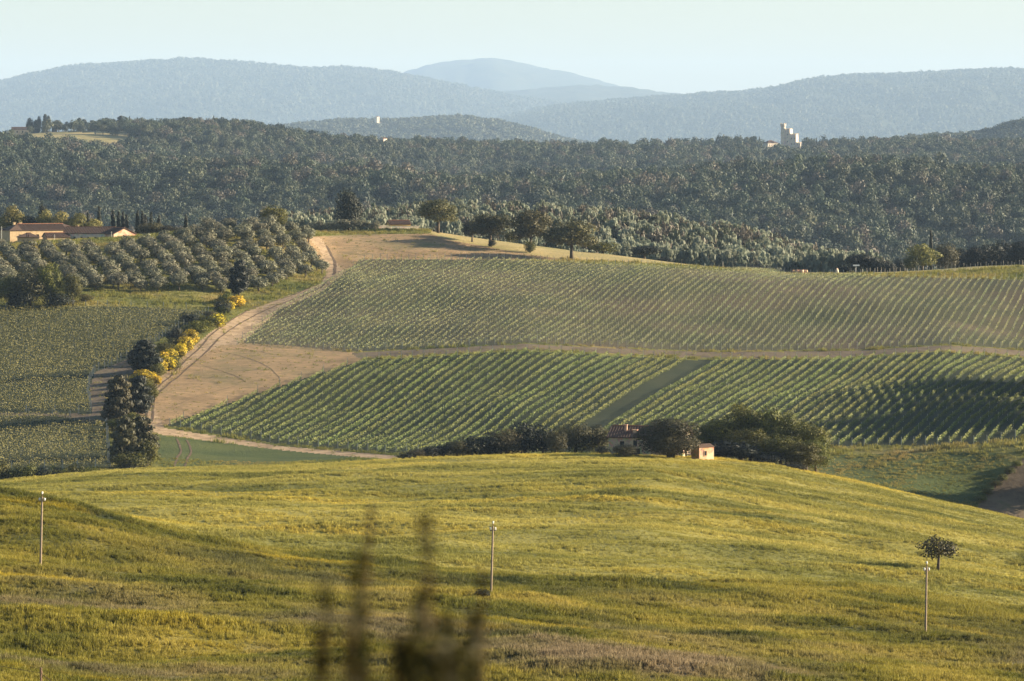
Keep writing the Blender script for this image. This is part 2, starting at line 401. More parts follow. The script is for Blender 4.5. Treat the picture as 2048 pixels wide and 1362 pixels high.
P_LOW = [(330, 851), (520, 785), (720, 722), (1050, 702), (1385, 720), (1700, 718), (1880, 704), (2048, 716), (2700, 720), (2700, 872), (2048, 874), (1960, 889), (1690, 893), (1500, 893), (1165, 905), (1000, 905), (780, 907), (560, 888)]
P_LP = [(190, 745), (262, 715), (285, 700), (262, 760), (215, 850), (120, 838), (-200, 832), (-200, 822), (185, 828), (178, 780)]
P_LANE = [(1425, 722), (1225, 850), (1195, 846), (1385, 722)]
P_TRACK2 = [(700, 705), (1050, 688), (1400, 704), (1700, 702), (1900, 690), (2048, 702), (2700, 714), (2700, 718), (2048, 712), (1880, 701), (1700, 714), (1400, 716), (1050, 698), (720, 718)]
P_CROP = [(316, 870), (560, 900), (800, 922), (800, 960), (318, 960)]
P_CROPR = [(1600, 912), (1990, 905), (2030, 925), (1955, 1010), (1900, 1060), (1600, 1060)]
P_V2 = [(-200, 612), (260, 613), (430, 622), (300, 690), (262, 715), (190, 745), (178, 780), (185, 828), (-200, 822)]
P_V1 = [(-200, 830), (120, 832), (215, 852), (222, 935), (-200, 948)]
P_HILLMEADOW = [(-200, 262), (60, 264), (150, 264), (250, 270), (340, 290), (210, 302), (60, 296), (-200, 284)]
P_SOILR = [(1955, 1010), (2030, 925), (2200, 880), (2300, 1100), (1980, 1060)]  # brown soil in shade; the shade is put in by the darker track colour

def zone_of(x, y, z=None):
    px, py = proj(x, y, z); zn = np.full(x.shape, 8)     # 8 = grass
    zn[y < 560] = 0
    aB = (y >= 545) & (y < 920); zn[aB] = 1
    # boundary between meadow and wheat follows the crest a little beyond the pole line
    zn[(y < 560 + 12 * fbm(x / 25, y / 25, 21, 2))] = 0
    C = (y >= 920) & (y < 1620)
    for poly, k in ((P_UPPER, 5), (P_LOW, 6), (P_SOIL1, 2), (P_SOIL2, 2), (P_LP, 11), (P_TRACK1, 3), (P_TRACK2, 11), (P_CROP, 7), (P_CROPR, 7), (P_V2, 6), (P_V1, 6), (P_SOILR, 11)):
        zn[C & inpoly(px, py, poly)] = k
    zn[C & (y > 1415) & (px > 860) & (zn == 8)] = 9
    zn[y >= 1560] = 10
    zn[(y > 4100) & (y < 5450) & inpoly(px, py, P_HILLMEADOW)] = 9
    return zn

cols_in = np.arange(-40, 2092, 4.0)
tl = np.linspace(0, 1, 26)[1:]
def rows():
    segs = {0: 2, 1: 4, 2: 8, 3: 12, 4: 14, 5: 62, 6: 36, 7: 34, 8: 50, 9: 56, 10: 12, 11: 8, 12: 26, 13: 90, 14: 100, 15: 70, 16: 14, 17: 8, 18: 12, 19: 12, 20: 30, 21: 36, 22: 14, 23: 12}
    r = []
    for k in range(K - 1): r += [k + j / segs[k] for j in range(segs[k])]
    return np.array(r + [K - 1.0])
rr = rows()
pxc = np.concatenate([(-40 - 660 * tl[::-1]), cols_in, 2088 + 660 * tl])
side = np.concatenate([-tl[::-1], np.zeros(len(cols_in)), tl])
ii = np.clip(((pxc - PX[0]) / 4).astype(int), 0, len(PX) - 2); ff = (pxc - PX[0]) / 4 - ii
KDc = KD[:, ii] * (1 - ff) + KD[:, ii+1] * ff
k0 = np.minimum(rr.astype(int), K - 2); fr = rr - k0
Dg = KDc[k0] * (1 - fr)[:, None] + KDc[k0+1] * fr[:, None]
Dpos = np.maximum(Dg, 0)
Xg = (np.clip(pxc, -40, 2088) - CX)[None] / F * Dpos + side[None] * (Dpos * .85 + 45) * np.abs(side)[None]
# narrow strip round the camera where the fan has no width yet
Xg = Xg + np.linspace(-1, 1, len(pxc))[None] * np.clip(60 - Dg, 0, 120) / 60 * 6
Zg = H(Xg.ravel(), Dg.ravel()).reshape(Xg.shape)
nr, nc = Xg.shape
V = np.stack([Xg, Dg, Zg], -1).reshape(-1, 3)
idx = np.arange(nr * nc).reshape(nr, nc)
Q = np.stack([idx[:-1, :-1], idx[:-1, 1:], idx[1:, 1:], idx[1:, :-1]], -1).reshape(-1, 4)
cen = V[Q].mean(1)
ZN = zone_of(cen[:, 0], cen[:, 1], cen[:, 2])
znames = {0: ('meadow', 'meadow', 'rough flowering meadow slope in front of the power poles'), 1: ('wheat_field', 'wheat', 'green and yellow cereal field on the rounded hill below the ruined farmhouse'),
          2: ('bare_field', 'soil', 'bare tan ploughed soil beside the dirt track'), 3: ('dirt_track', 'track', 'pale dirt track curving up between the vineyards'),
          5: ('vineyard_ground', 'upper', 'pale soil under the upper vineyard'), 6: ('vineyard_grass', 'lower', 'dark grassy soil under the lower vineyards'),
          7: ('crop_field', 'crop', 'dark green crop field in the hollow behind the wheat hill'), 8: ('grass_verge', 'grass', 'grass verges and banks between the fields'),
          11: ('vineyard_track', 'dimtrack', 'earth track between the upper and lower vineyards'),
          9: ('dry_meadow', 'drygrass', 'dry straw coloured grass on the crests'), 10: ('terrain', 'forest', 'wooded valley and hillside beyond the vineyards')}
for k, (nm, mk, lab) in znames.items():
    sel = Q[ZN == k]
    if not len(sel): continue
    u, inv = np.unique(sel, return_inverse=True)
    tag(obj(nm, make_mesh(nm, V[u], inv.reshape(-1, 4), [M[mk]], smooth=True)), lab, kind='structure')

# far plain and far hills
gx, gy = np.meshgrid(np.linspace(-13900, 13900, 40), np.linspace(7400, 55900, 40)); gz = -128 + 4 * fbm(gx/900, gy/900, 4, 2)
n_ = 40; ix = np.arange(n_*n_).reshape(n_, n_)
tag(obj('plain', make_mesh('plain', np.stack([gx, gy, gz], -1).reshape(-1, 3), np.stack([ix[:-1, :-1], ix[:-1, 1:], ix[1:, 1:], ix[1:, :-1]], -1).reshape(-1, 4), [M['farhill']], smooth=True)),
    'wooded lowland between the near ridge and the far hills', kind='structure')
HILLS = {}
def far_hill(name, d0, crest, label, front=.22, spur=.16, nx=220, ny=70, seed=0, skew=0):
    px0, px1 = crest[0][0], crest[-1][0]; xs = np.linspace(px0, px1, nx)
    cx, cy = zip(*crest); y = np.interp(xs, cx, cy); k = np.exp(-np.linspace(-2, 2, 15)**2); k /= k.sum(); y = np.convolve(np.pad(y, 7, 'edge'), k, 'valid')
    zt = -(y - EYE) / F * d0; t = np.linspace(0, 1, ny)
    dd = d0 * (1 - front + front * np.minimum(t / .7, 1)) + np.maximum(t - .7, 0) / .3 * d0 * .08
    Dm = np.repeat(dd[:, None], nx, 1) + (skew * (xs - CX) / F * d0)[None] * 1.0
    Xm = (xs - CX)[None] / F * Dm
    prof = np.where(t < .7, .5 - .5 * np.cos(np.pi * np.minimum(t / .7, 1)), 1 - ((t - .7) / .3) ** 2 * .9)
    prof = prof ** .85
    rid = 1 - np.abs(fbm(Xm / (d0 * .035) + Dm / (d0 * .2), Dm / (d0 * .12), 31 + seed, 3)) * 1.6
    env = np.clip(4 * prof * (1 - prof), 0, 1)[:, 0][:, None] if prof.ndim == 2 else np.clip(4 * prof * (1 - prof), 0, 1)[:, None]
    base = -130
    Zc = zt * Dm[int(.7 * (ny - 1))] / d0 if skew else zt
    Zm = base + (Zc[None] - base) * prof[:, None] + (rid - .6) * env * (Zc[None] - base) * spur
    Zm += fbm(Xm / (d0 * .004), Dm / (d0 * .004), 77 + seed, 2) * d0 * .0006
    v = np.stack([Xm, Dm, Zm], -1).reshape(-1, 3); ix = np.arange(nx * ny).reshape(ny, nx)
    q = np.stack([ix[:-1, :-1], ix[:-1, 1:], ix[1:, 1:], ix[1:, :-1]], -1).reshape(-1, 4)
    HILLS[label] = (Xm, Dm, Zm)
    return tag(obj(name, make_mesh(name, v, q, [M['farhill']], smooth=True)), label, kind='structure')
far_hill('hill', 37000, [(-500, 300), (-200, 205), (0, 168), (80, 147), (180, 133), (370, 123), (500, 130), (610, 143), (690, 140), (790, 150), (880, 166), (970, 187), (1080, 205), (1250, 225), (1500, 262), (1700, 300)], 'long blue wooded hill on the left skyline', seed=1)
far_hill('hill', 50000, [(500, 300), (700, 190), (800, 150), (860, 130), (980, 117), (1030, 125), (1100, 141), (1160, 152), (1230, 172), (1400, 215), (1700, 300)], 'faintest rounded peak farthest away on the skyline', seed=2)
far_hill('hill', 41000, [(800, 300), (960, 192), (1060, 180), (1160, 171), (1260, 177), (1350, 189), (1450, 200), (1600, 230), (1900, 300)], 'low pale hill in the middle of the skyline', seed=3)
far_hill('hill', 32000, [(850, 275), (985, 245), (1100, 217), (1250, 203), (1380, 194), (1450, 189), (1540, 184), (1600, 166), (1700, 155), (1850, 152), (1980, 144), (2100, 147), (2300, 160), (2600, 240), (2800, 300)], 'broad blue wooded hill on the right skyline', front=.3, seed=4)
far_hill('hill', 15500, [(420, 300), (520, 268), (600, 258), (680, 250), (760, 250), (860, 245), (930, 242), (1000, 252), (1060, 267), (1120, 285), (1250, 310)], 'small wooded hill carrying the white tower house', front=.12, seed=5, spur=.1)
far_hill('hill', 8300, [(1550, 330), (1700, 300), (1830, 284), (1900, 282), (1960, 277), (2010, 262), (2060, 252), (2200, 235), (2400, 250), (2600, 320)], 'dark wooded hill at the right edge behind the ridge', front=.06, seed=6, spur=.1)

# ------------------------------------------------------------------ foliage building
def leaf_quads(c, nrm, size, rg):
    """diamond leaf clumps at centres c facing nrm"""
    n = len(c); nrm = nrm / (np.linalg.norm(nrm, axis=1, keepdims=True) + 1e-9)
    a = np.cross(nrm, rg.normal(size=(n, 3))); a /= np.linalg.norm(a, axis=1, keepdims=True) + 1e-9
    b = np.cross(nrm, a); s = (size * rg.uniform(.6, 1.3, n))[:, None]; e = rg.uniform(.55, 1, n)[:, None]
    v = np.stack([c - a*s*.5, c + b*s*.5*e, c + a*s*.5, c - b*s*.5*e], 1).reshape(-1, 3)
    f = np.arange(4*n).reshape(-1, 4)
    return v, f
def crown_geo(shape, n, leaf, seed):
    """unit crown: x,y in -.5..+.5, z in 0..1; leaf is relative to the width"""
    rg = np.random.default_rng(seed)
    L = []
    if shape in ('round', 'oak', 'bush', 'olive', 'broad'):
        zlo, rad, nl = {'round': (.14, .22, 20), 'oak': (.2, .17, 34), 'bush': (-.05, .24, 16), 'olive': (.1, .2, 16), 'broad': (.02, .17, 40)}[shape]
        for i in range(nl):
            a = i * 2.4 + rg.uniform(-.4, .4); u = rg.uniform(-.75, 1) ; rr_ = math.sqrt(max(0, 1 - u*u)) * rg.uniform(.75, 1)
            mid, half = (zlo + 1) / 2, (1 - zlo) / 2; ra = rad * rg.uniform(.7, 1.2)
            bulge = rg.uniform(.72, 1.12)
            L.append((math.cos(a)*rr_*(.5 - ra) * bulge, math.sin(a)*rr_*(.5 - ra) * bulge, mid + u * (half - ra * .8) * bulge, ra))
        L.append((0, 0, (zlo+1)/2, rad * 1.4))
    elif shape == 'tall':
        for i in range(16):
            z = .14 + .76 * i / 15; a = i * 2.4; r = .2 * math.sin(math.pi * min(1, .2 + z * .75))
            L.append((math.cos(a)*r, math.sin(a)*r, z, .26 * rg.uniform(.7, 1.1) * (1.1 - .5*z)))
    elif shape == 'cypress':
        for i in range(14):
            z = .06 + .88 * i / 13; a = i * 2.4
            L.append((math.cos(a)*.08, math.sin(a)*.08, z, .42 * math.sin(math.pi * (.12 + .8 * z ** .8)) ** .8 + .04))
    elif shape == 'poplar':
        for i in range(12):
            z = .3 + .64 * i / 11; a = i * 2.4; r = .22 * math.sin(math.pi * (.25 + z * .6))
            L.append((math.cos(a)*r, math.sin(a)*r, z, .2 * rg.uniform(.7, 1.3) * (1.15 - .5*z)))
    L = np.array(L); k = rg.choice(len(L), n, p=L[:, 3]**2 / (L[:, 3]**2).sum())
    d = rg.normal(size=(n, 3)); d /= np.linalg.norm(d, axis=1, keepdims=True)
    zs = {'cypress': .22, 'tall': .45, 'poplar': .5, 'oak': .7, 'bush': 1.0, 'broad': .8, 'olive': .85, 'round': .8}[shape]
    r = L[k, 3:4] * rg.uniform(.55, 1.08, (n, 1)) ** .6
    off = d * r; off[:, 2] *= zs
    c = L[k, :3] + off
    rad_ = np.percentile(np.hypot(c[:, 0], c[:, 1]), 97)
    c[:, :2] *= .49 / rad_; z1_ = np.percentile(c[:, 2], 99.3); zb_ = np.percentile(c[:, 2], 1)
    c[:, 2] = zb_ + (c[:, 2] - zb_) * (.99 - zb_) / (z1_ - zb_)
    c[:, 2] = np.maximum(c[:, 2], .02)
    nr_ = d * 1.0 + rg.normal(size=(n, 3)) * .3
    nr_[:, 2] += .15
    v, f = leaf_quads(c, nr_, leaf * np.ones(n), rg)
    lv = np.repeat(np.clip(.5 + rg.normal(size=n) * .2 + (rg.random(len(L))[k] - .5) * .5, 0, 1), 4)
    return v, f, lv
def trunk_geo(seed, r=.035, top=.7, limbs=5, lean=.04):
    rg = np.random.default_rng(seed + 900); mb = MB()
    p = [(0, 0, -.04), (rg.normal()*lean*.5, rg.normal()*lean*.5, top * .45), (rg.normal()*lean, rg.normal()*lean, top)]
    mb.path(p, [r * 1.3, r * .9, r * .35], 7)
    for i in range(limbs):
        a = i * 2.4 + rg.uniform(0, 1); z0 = top * rg.uniform(.42, .75); q = np.array([math.cos(a), math.sin(a), 0])
        s = np.array([p[1][0], p[1][1], z0]); m = s + q * .14 + (0, 0, .1); e = m + q * .16 + (0, 0, .13)
        mb.path([s, m, e], [r * .55, r * .35, r * .12], 5)
    return mb
_tc = {}
def tree_meshes(shape, leafmat, seed, n, leaf, barkmat='bark', r=.035, top=.7, limbs=5):
    key = (shape, leafmat, seed, n, barkmat)
    if key not in _tc:
        v, f, lv = crown_geo(shape, n, leaf, seed)
        _tc[key] = (make_mesh('crown', v, f, [M[leafmat]], attrs={'lv': lv}), trunk_geo(seed, r, top, limbs).mesh('trunk', M[barkmat], True))
    return _tc[key]
def place_tree(name, meshes, x, y, wid, hei, label, cat='tree', group=None, sink=.0, crown='crown', trunk='trunk', z=None):
    e = bpy.data.objects.new(name, None); COL.objects.link(e); e.empty_display_size = .5
    e.location = (x, y, (h1(x, y) if z is None else z) - sink)
    tag(e, label, cat, group)
    rz = random.uniform(0, 6.28)
    for nm, me in ((crown, meshes[0]), (trunk, meshes[1])):
        if me is None: continue
        o = obj(nm, me, e); o.scale = (wid, wid, hei); o.rotation_euler = (0, 0, rz)
    return e
def tree_px(name, meshes, px, d, ytop, wpx, label, py=None, dr=None, **kw):
    """by photo position: either distance d, or ground pixel row py in range dr"""
    if py is not None:
        g = ground(px, py, *dr); d = g[1]
    x = X(px, d); zt = -(ytop - EYE) / F * d; z = h1(x, d)
    return place_tree(name, meshes, x, d, wpx / F * d * 1.08, max(zt - z, 1.0), label, **kw)

def scatter(name, pts, rot, scl, idx, protos, label, kind='stuff', cat=None):
    me = bpy.data.meshes.new(name); me.vertices.add(len(pts)); me.vertices.foreach_set('co', np.asarray(pts, np.float32).ravel())
    for k, v, ty in (('rot', rot, 'FLOAT'), ('scl', scl, 'FLOAT_VECTOR'), ('pick', idx, 'INT')):
        a = me.attributes.new(k, ty, 'POINT')
        a.data.foreach_set('vector' if ty == 'FLOAT_VECTOR' else 'value', np.asarray(v, np.int32 if ty == 'INT' else np.float32).ravel())
    me.update()
    o = obj(name, me); tag(o, label, cat, kind=kind)
    g = bpy.data.node_groups.new(name + ' scatter', 'GeometryNodeTree')
    g.interface.new_socket('Geometry', in_out='INPUT', socket_type='NodeSocketGeometry')
    g.interface.new_socket('Geometry', in_out='OUTPUT', socket_type='NodeSocketGeometry')
    gi = g.nodes.new('NodeGroupInput'); go = g.nodes.new('NodeGroupOutput'); jn = g.nodes.new('GeometryNodeJoinGeometry')
    for p in protos:
        n = g.nodes.new('GeometryNodeObjectInfo'); n.inputs['Object'].default_value = p; n.inputs['As Instance'].default_value = True
        g.links.new(n.outputs['Geometry'], jn.inputs[0])
    ip = g.nodes.new('GeometryNodeInstanceOnPoints')
    def at(nm, ty):
        a = g.nodes.new('GeometryNodeInputNamedAttribute'); a.data_type = ty; a.inputs['Name'].default_value = nm; return a.outputs[0]
    cb = g.nodes.new('ShaderNodeCombineXYZ'); g.links.new(at('rot', 'FLOAT'), cb.inputs[2])
    g.links.new(gi.outputs[0], ip.inputs['Points']); g.links.new(jn.outputs[0], ip.inputs['Instance'])
    ip.inputs['Pick Instance'].default_value = True; g.links.new(at('pick', 'INT'), ip.inputs['Instance Index'])
    g.links.new(cb.outputs[0], ip.inputs['Rotation']); g.links.new(at('scl', 'FLOAT_VECTOR'), ip.inputs['Scale'])
    g.links.new(ip.outputs[0], go.inputs[0])
    md = o.modifiers.new('scatter', 'NODES'); md.node_group = g
    return o
def proto(name, me): return bpy.data.objects.new(name, me)      # never linked: only a shape to copy

def ordinal(k): return f'{k}' + ('th' if 10 < k % 100 < 14 else {1: 'st', 2: 'nd', 3: 'rd'}.get(k % 10, 'th'))
# ------------------------------------------------------------------ woods
def wood_mesh(name, shape, leafmat, seed, n, leaf, barkmat='bark', r=.03, top=.6):
    v, f, lv = crown_geo(shape, n, leaf, seed); tb = trunk_geo(seed, r, top, 2)
    tv = np.concatenate(tb.v); nv = len(v)
    f3 = np.array(tb.f3) + nv; f4 = np.array(tb.f4) + nv
    me = make_mesh(name, np.concatenate([v, tv]), [f, f3, f4], [M[leafmat], M[barkmat]], midx=np.concatenate([np.zeros(len(f)), np.ones(len(f3) + len(f4))]), attrs={'lv': np.concatenate([lv, np.zeros(len(tv))])})
    return me
WOODM = [wood_mesh('woodland_tree', s, m, 40 + i, 850, .088) for i, (s, m) in enumerate([('round', 'wood1'), ('oak', 'wood1'), ('round', 'wood2'), ('bush', 'wood4'), ('oak', 'wood4'), ('round', 'wood3'), ('tall', 'wood1'), ('oak', 'wood2')])]
WOODP = [proto('woodland_tree_shape', m) for m in WOODM]
PW = np.array([.22, .2, .12, .1, .12, .05, .09, .1])
def jgrid(x0, x1, y0, y1, s, rg):
    gx, gy = np.meshgrid(np.arange(x0, x1, s), np.arange(y0, y1, s)); n = gx.size
    return gx.ravel() + rg.uniform(-.45, .45, n) * s, gy.ravel() + rg.uniform(-.45, .45, n) * s
# hillside forest
x, y = jgrid(-1030, 1030, 2300, 6170, 12.2, rng)
px, py = proj(x, y)
ok = (px > -260) & (px < 2320) & ~((y > 4100) & (y < 5530) & inpoly(px, py, [(a, b + 3) for a, b in P_HILLMEADOW]))
ok &= ~((np.abs(px - 1548) < 26) & (y > 5870) | (np.abs(px - 1580) < 30) & (y > 5940))
ok &= ~((px < 330) & (y > 4950) & (rng.random(len(x)) < .8))
dens = fbm(x / 100, y / 150, 51, 2); ok &= (dens > -.75)
x, y = x[ok], y[ok]; n = len(x)
wdt = rng.uniform(8.5, 18, n) * (1 + .2 * fbm(x / 130, y / 130, 52, 2)); hgt = wdt * rng.uniform(1.0, 1.5, n)
hgt *= np.where(proj(x, y)[0] < 700, .88, 1)
tone = fbm(x / 150, y / 210, 53, 3)[:, None]
pick = np.array([rng.choice(8, p=PW)]*0, int)
wts = np.clip(PW[None] * (1 + tone * np.array([0, 0, 1.6, -1.5, -1.5, 2.5, 0, 1.5])[None]), .005, None); wts /= wts.sum(1, keepdims=True)
pick = (rng.random((n, 1)) > np.cumsum(wts, 1)).sum(1).clip(0, 7)
z = H(x, y) - .8; rot = rng.uniform(0, 6.28, n)
# the 300 that show largest become single trees
px, py = proj(x, y); vis = (px > 10) & (px < 2040) & (py - hgt / y * F < np.interp(px, [0, 300, 560, 690, 860, 1300, 1600, 1700, 2048], [425, 425, 430, 420, 400, 420, 460, 530, 500])) & (y > 3300)
order = np.argsort(np.where(vis, y, 1e9))[:300]; single = np.zeros(n, bool); single[order] = True
cnt_ = {}
for i in sorted(order, key=lambda q: px[q]):
    o = obj('forest_tree', WOODM[pick[i]], loc=(x[i], y[i], z[i]), rz=rot[i], scale=(wdt[i], wdt[i], hgt[i]))
    k = pick[i]; adj = ['green', 'green', 'yellow-green', 'dark low', 'dark', 'reddish brown', 'narrow green', 'yellow-green'][k]
    fm = [(60, 'above the manor chimneys'), (180, 'above the manor wing'), (250, 'above the manor cypresses'), (330, 'right of the manor cypresses'), (430, 'above the left olives'), (500, 'left of the round tree over the grove'), (548, 'above the round tree over the grove'), (620, 'left of the dark crest evergreen'), (697, 'behind the dark crest evergreen'), (800, 'above the walled building'), (900, 'above the first crest oak'), (1060, 'above the third crest oak'), (1200, 'above the low crest bush'), (1400, 'above the marker post'), (1600, 'above the rubble heap'), (1722, 'above the dark dome tree'), (1845, 'above the yellow-green crest tree'), (1980, 'above the shaded thicket')]
    mk = fm[int(np.argmin([abs(px[i] - q) for q, _ in fm]))][1]; cnt_[adj, mk] = cnt_.get((adj, mk), 0) + 1
    tag(o, f'{ordinal(cnt_[adj, mk])} {adj} forest tree from the left, ' + mk, 'tree', f'{adj} trees of the hillside forest')
r_ = ~single
scatter('forest', np.stack([x, y, z], -1)[r_], rot[r_], np.stack([wdt, wdt, hgt], -1)[r_], pick[r_], WOODP, 'dense mixed forest covering the hillside up to the ridge')

# far woods on the distant hills
FARM_ = [wood_mesh('far_tree', s, m, 60 + i, 70, .3) for i, (s, m) in enumerate([('bush', 'wood1'), ('bush', 'wood4'), ('bush', 'wood2')])]
FARP = [proto('far_tree_shape', m) for m in FARM_]
def hill_wood(key, n, size, label):
    Xm, Dm, Zm = HILLS[key]; ny, nx = Xm.shape; u = rng.uniform(.12, .8, n) * (ny - 1.01); v = rng.uniform(0, nx - 1.01, n)
    i, j = u.astype(int), v.astype(int); a, b = u - i, v - j
    bl = lambda A: A[i, j]*(1-a)*(1-b) + A[i+1, j]*a*(1-b) + A[i, j+1]*(1-a)*b + A[i+1, j+1]*a*b
    s = size * rng.uniform(.6, 1.3, n)
    px = CX + F * bl(Xm) / bl(Dm); kk = (px > -100) & (px < 2150)
    scatter('forest', np.stack([bl(Xm), bl(Dm), bl(Zm) - size * .15], -1)[kk], rng.uniform(0, 6, n)[kk], np.stack([s, s, s], -1)[kk], rng.choice(3, n, p=[.8, .1, .1])[kk], FARP, label)
hill_wood('small wooded hill carrying the white tower house', 11000, 22, 'pale hazy woodland on the small hill around the white tower house')
hill_wood('dark wooded hill at the right edge behind the ridge', 12000, 15, 'dark woodland on the hill at the right edge')
hill_wood('broad blue wooded hill on the right skyline', 30000, 26, 'blue hazy woodland on the broad right skyline hill')
hill_wood('long blue wooded hill on the left skyline', 26000, 32, 'blue hazy woodland on the long left skyline hill')

# poplar wood behind the crest
POPM = [wood_mesh('poplar', 'poplar', 'poplar', 70 + i, 900, .12, 'palebark', .018, .9) for i in range(4)] + [wood_mesh('poplar', 'round', 'wood2', 76, 420, .13), wood_mesh('poplar', 'round', 'wood3', 77, 420, .13)]
POPP = [proto('poplar_shape', m) for m in POPM]
x, y = jgrid(-150, 260, 1600, 1990, 5.6, rng); px, py = proj(x, y)
ok = (px > 560) & (px < 1760) & (y < np.interp(px, [560, 700, 1500, 1750], [1780, 1960, 1960, 1800]))
x, y, px = x[ok], y[ok], px[ok]; n = len(x)
hgt = rng.uniform(11, 17, n); wdt = hgt * rng.uniform(.34, .5, n); pick = rng.choice(6, n, p=[.23, .23, .22, .2, .07, .05]); rot = rng.uniform(0, 6.28, n); z = H(x, y) - .3
wdt = np.where(pick > 3, hgt * .62, wdt); hgt = np.where(pick > 3, hgt * .75, hgt)
top = EYE - F * (z + hgt) / y; crest_y = np.interp(px, [560, 900, 1000, 1100, 1300, 1600, 1760], [465, 468, 483, 497, 521, 543, 545])
MARKS = [(620, 'left of the dark egg-shaped evergreen'), (740, 'right of the dark egg-shaped evergreen'), (800, 'above the walled yellow building'), (876, 'behind the first crest oak'), (930, 'left of the second crest oak'), (980, 'behind the second crest oak'), (1020, 'between the second and third oaks'), (1060, 'behind the third crest oak'), (1100, 'between the third and widest oaks'), (1143, 'behind the widest oak'), (1205, 'above the low yellowish bush'), (1250, 'left of the dark round bush'), (1290, 'behind the dark round bush'), (1360, 'right of the dark round bush'), (1446, 'near the white marker post'), (1520, 'right of the white marker post'), (1600, 'above the rubble heap'), (1680, 'at the right end of the wood')]
order = np.argsort(np.where(top < crest_y - 22, y, 1e9))[:300]; single = np.zeros(n, bool); single[order] = True
cnt_ = {}
for i in sorted(order, key=lambda q: px[q]):
    o = obj('poplar_tree', POPM[pick[i]], loc=(x[i], y[i], z[i]), rz=rot[i], scale=(wdt[i], wdt[i], hgt[i]))
    a, g = (('slender grey-green poplar', 'poplars behind the vineyard crest') if pick[i] < 4 else ('rounder yellow-green tree', 'round yellow-green trees in the poplar wood') if pick[i] == 4 else ('brownish round tree', 'brownish trees in the poplar wood'))
    mk = MARKS[int(np.argmin([abs(px[i] - q) for q, _ in MARKS]))][1]; cnt_[a, mk] = cnt_.get((a, mk), 0) + 1
    tag(o, f'{ordinal(cnt_[a, mk])} {a} from the left {mk}', 'tree', g)
r_ = ~single
scatter('woods', np.stack([x, y, z], -1)[r_], rot[r_], np.stack([wdt, wdt, hgt], -1)[r_], pick[r_], POPP, 'poplar wood stepping down behind the vineyard crest')

# ------------------------------------------------------------------ named trees
OAK = [tree_meshes('oak', 'oakleaf', 100 + i, 5200, .045, r=.03, top=.75, limbs=7) for i in range(3)]
DARK = [tree_meshes('round', 'darkleaf', 110 + i, 4200, .05) for i in range(2)]
TALLD = tree_meshes('tall', 'darkleaf', 113, 4500, .07)
FARM = [tree_meshes('broad', 'farmleaf', 120 + i, 9000, .034, limbs=6) for i in range(3)]
FARMD = [tree_meshes('bush', 'farmleafdark', 126 + i, 7000, .036) for i in range(2)]
BUSHG = [tree_meshes('bush', 'farmleaf', 130 + i, 2600, .06) for i in range(3)]
BUSHD = [tree_meshes('bush', 'darkleaf', 134 + i, 2600, .06) for i in range(2)]
TALLG = [tree_meshes('tall', 'farmleafdark', 137 + i, 4500, .07) for i in range(2)]
GOLD = [tree_meshes('round', 'goldleaf', 140 + i, 2600, .06) for i in range(2)]
CYP = [tree_meshes('cypress', 'darkleaf', 145 + i, 1500, .12) for i in range(2)]
OLIVE = [tree_meshes('olive', 'oliveleaf', 150 + i, 1500, .075, r=.04, top=.7, limbs=4) for i in range(5)]

D = 'D'
def T(meshes, px, d, ytop, w, label, name='tree', py=None, dr=(940, 1560), **kw):
    return tree_px(name, meshes, px, d, ytop, w, label, py=py, dr=dr, **kw)
T(OAK[0], 876, 1470, 399, 84, 'tall spreading oak with thin pale crown beside the walled yellow building', 'oak_tree')
T(OAK[1], 980, 1440, 428, 84, 'dark oak on the crest, second large one from the walled yellow building', 'oak_tree')
T(DARK[1], 944, 1450, 440, 42, 'small dark tree tucked against the left of the second crest oak', 'oak_tree')
T(OAK[2], 1060, 1432, 421, 84, 'third crest oak with round crown and bushy foot', 'oak_tree')
T(OAK[0], 1143, 1415, 442, 104, 'widest crest oak with short clear trunk nearest the vineyard edge', 'oak_tree')
T(BUSHG[0], 1060, 1428, 482, 24, 'leafy scrub around the foot of the third crest oak', 'shrub', cat='bush')
T(BUSHD[0], 984, 1438, 478, 16, 'dark suckers around the foot of the second crest oak', 'shrub', cat='bush')
T(BUSHG[1], 1205, 1470, 484, 66, 'low rounded yellowish bush sloping down right of the widest crest oak', 'shrub', cat='bush')
T(DARK[0], 1290, 1475, 491, 62, 'dark round bush alone on the far edge of the grassy crest', 'shrub', cat='bush')
T(BUSHD[0], 1330, 1480, 514, 34, 'low dark bush at the right foot of the dark round bush', 'shrub', cat='bush')
T(BUSHG[2], 1020, 1490, 462, 26, 'small pale bush behind the crest between second and third oak', 'shrub', cat='bush')
T(tree_meshes('bush', 'darkleaf', 160, 5200, .045), 697, 1488, 380, 60, 'big dark egg-shaped evergreen on the crest among small olives', 'evergreen_tree')
T(FARM[0], 548, 1450, 412, 58, 'large round green tree standing above the olive grove', 'broadleaf_tree')
for i, (px, w) in enumerate([(622, 24), (640, 22), (655, 24), (672, 20), (690, 26), (706, 26), (722, 30), (738, 22), (751, 20)]):
    T(OLIVE[i % 5], px, 1478, 441 + random.uniform(-3, 4), w, f'small grey olive, {ordinal(i + 1)} from the left in the crest row below the dark evergreen', 'olive_tree', group='small olives on the crest')
T(GOLD[0], 1845, 1470, 489, 66, 'bright yellow-green tree at the right end of the crest', 'broadleaf_tree')
T(FARMD[0], 1890, 1480, 487, 54, 'dull brownish tree just right of the bright yellow-green tree', 'broadleaf_tree')
T(BUSHG[2], 1822, 1465, 512, 30, 'small leafy shrub at the left foot of the bright yellow-green tree', 'shrub', cat='bush')
T(DARK[1], 1722, 1470, 507, 60, 'dark dome-shaped tree where the poplar wood ends', 'evergreen_tree')
T(BUSHD[1], 1752, 1480, 514, 40, 'pale-topped dark bush right of the dark dome-shaped tree', 'shrub', cat='bush')
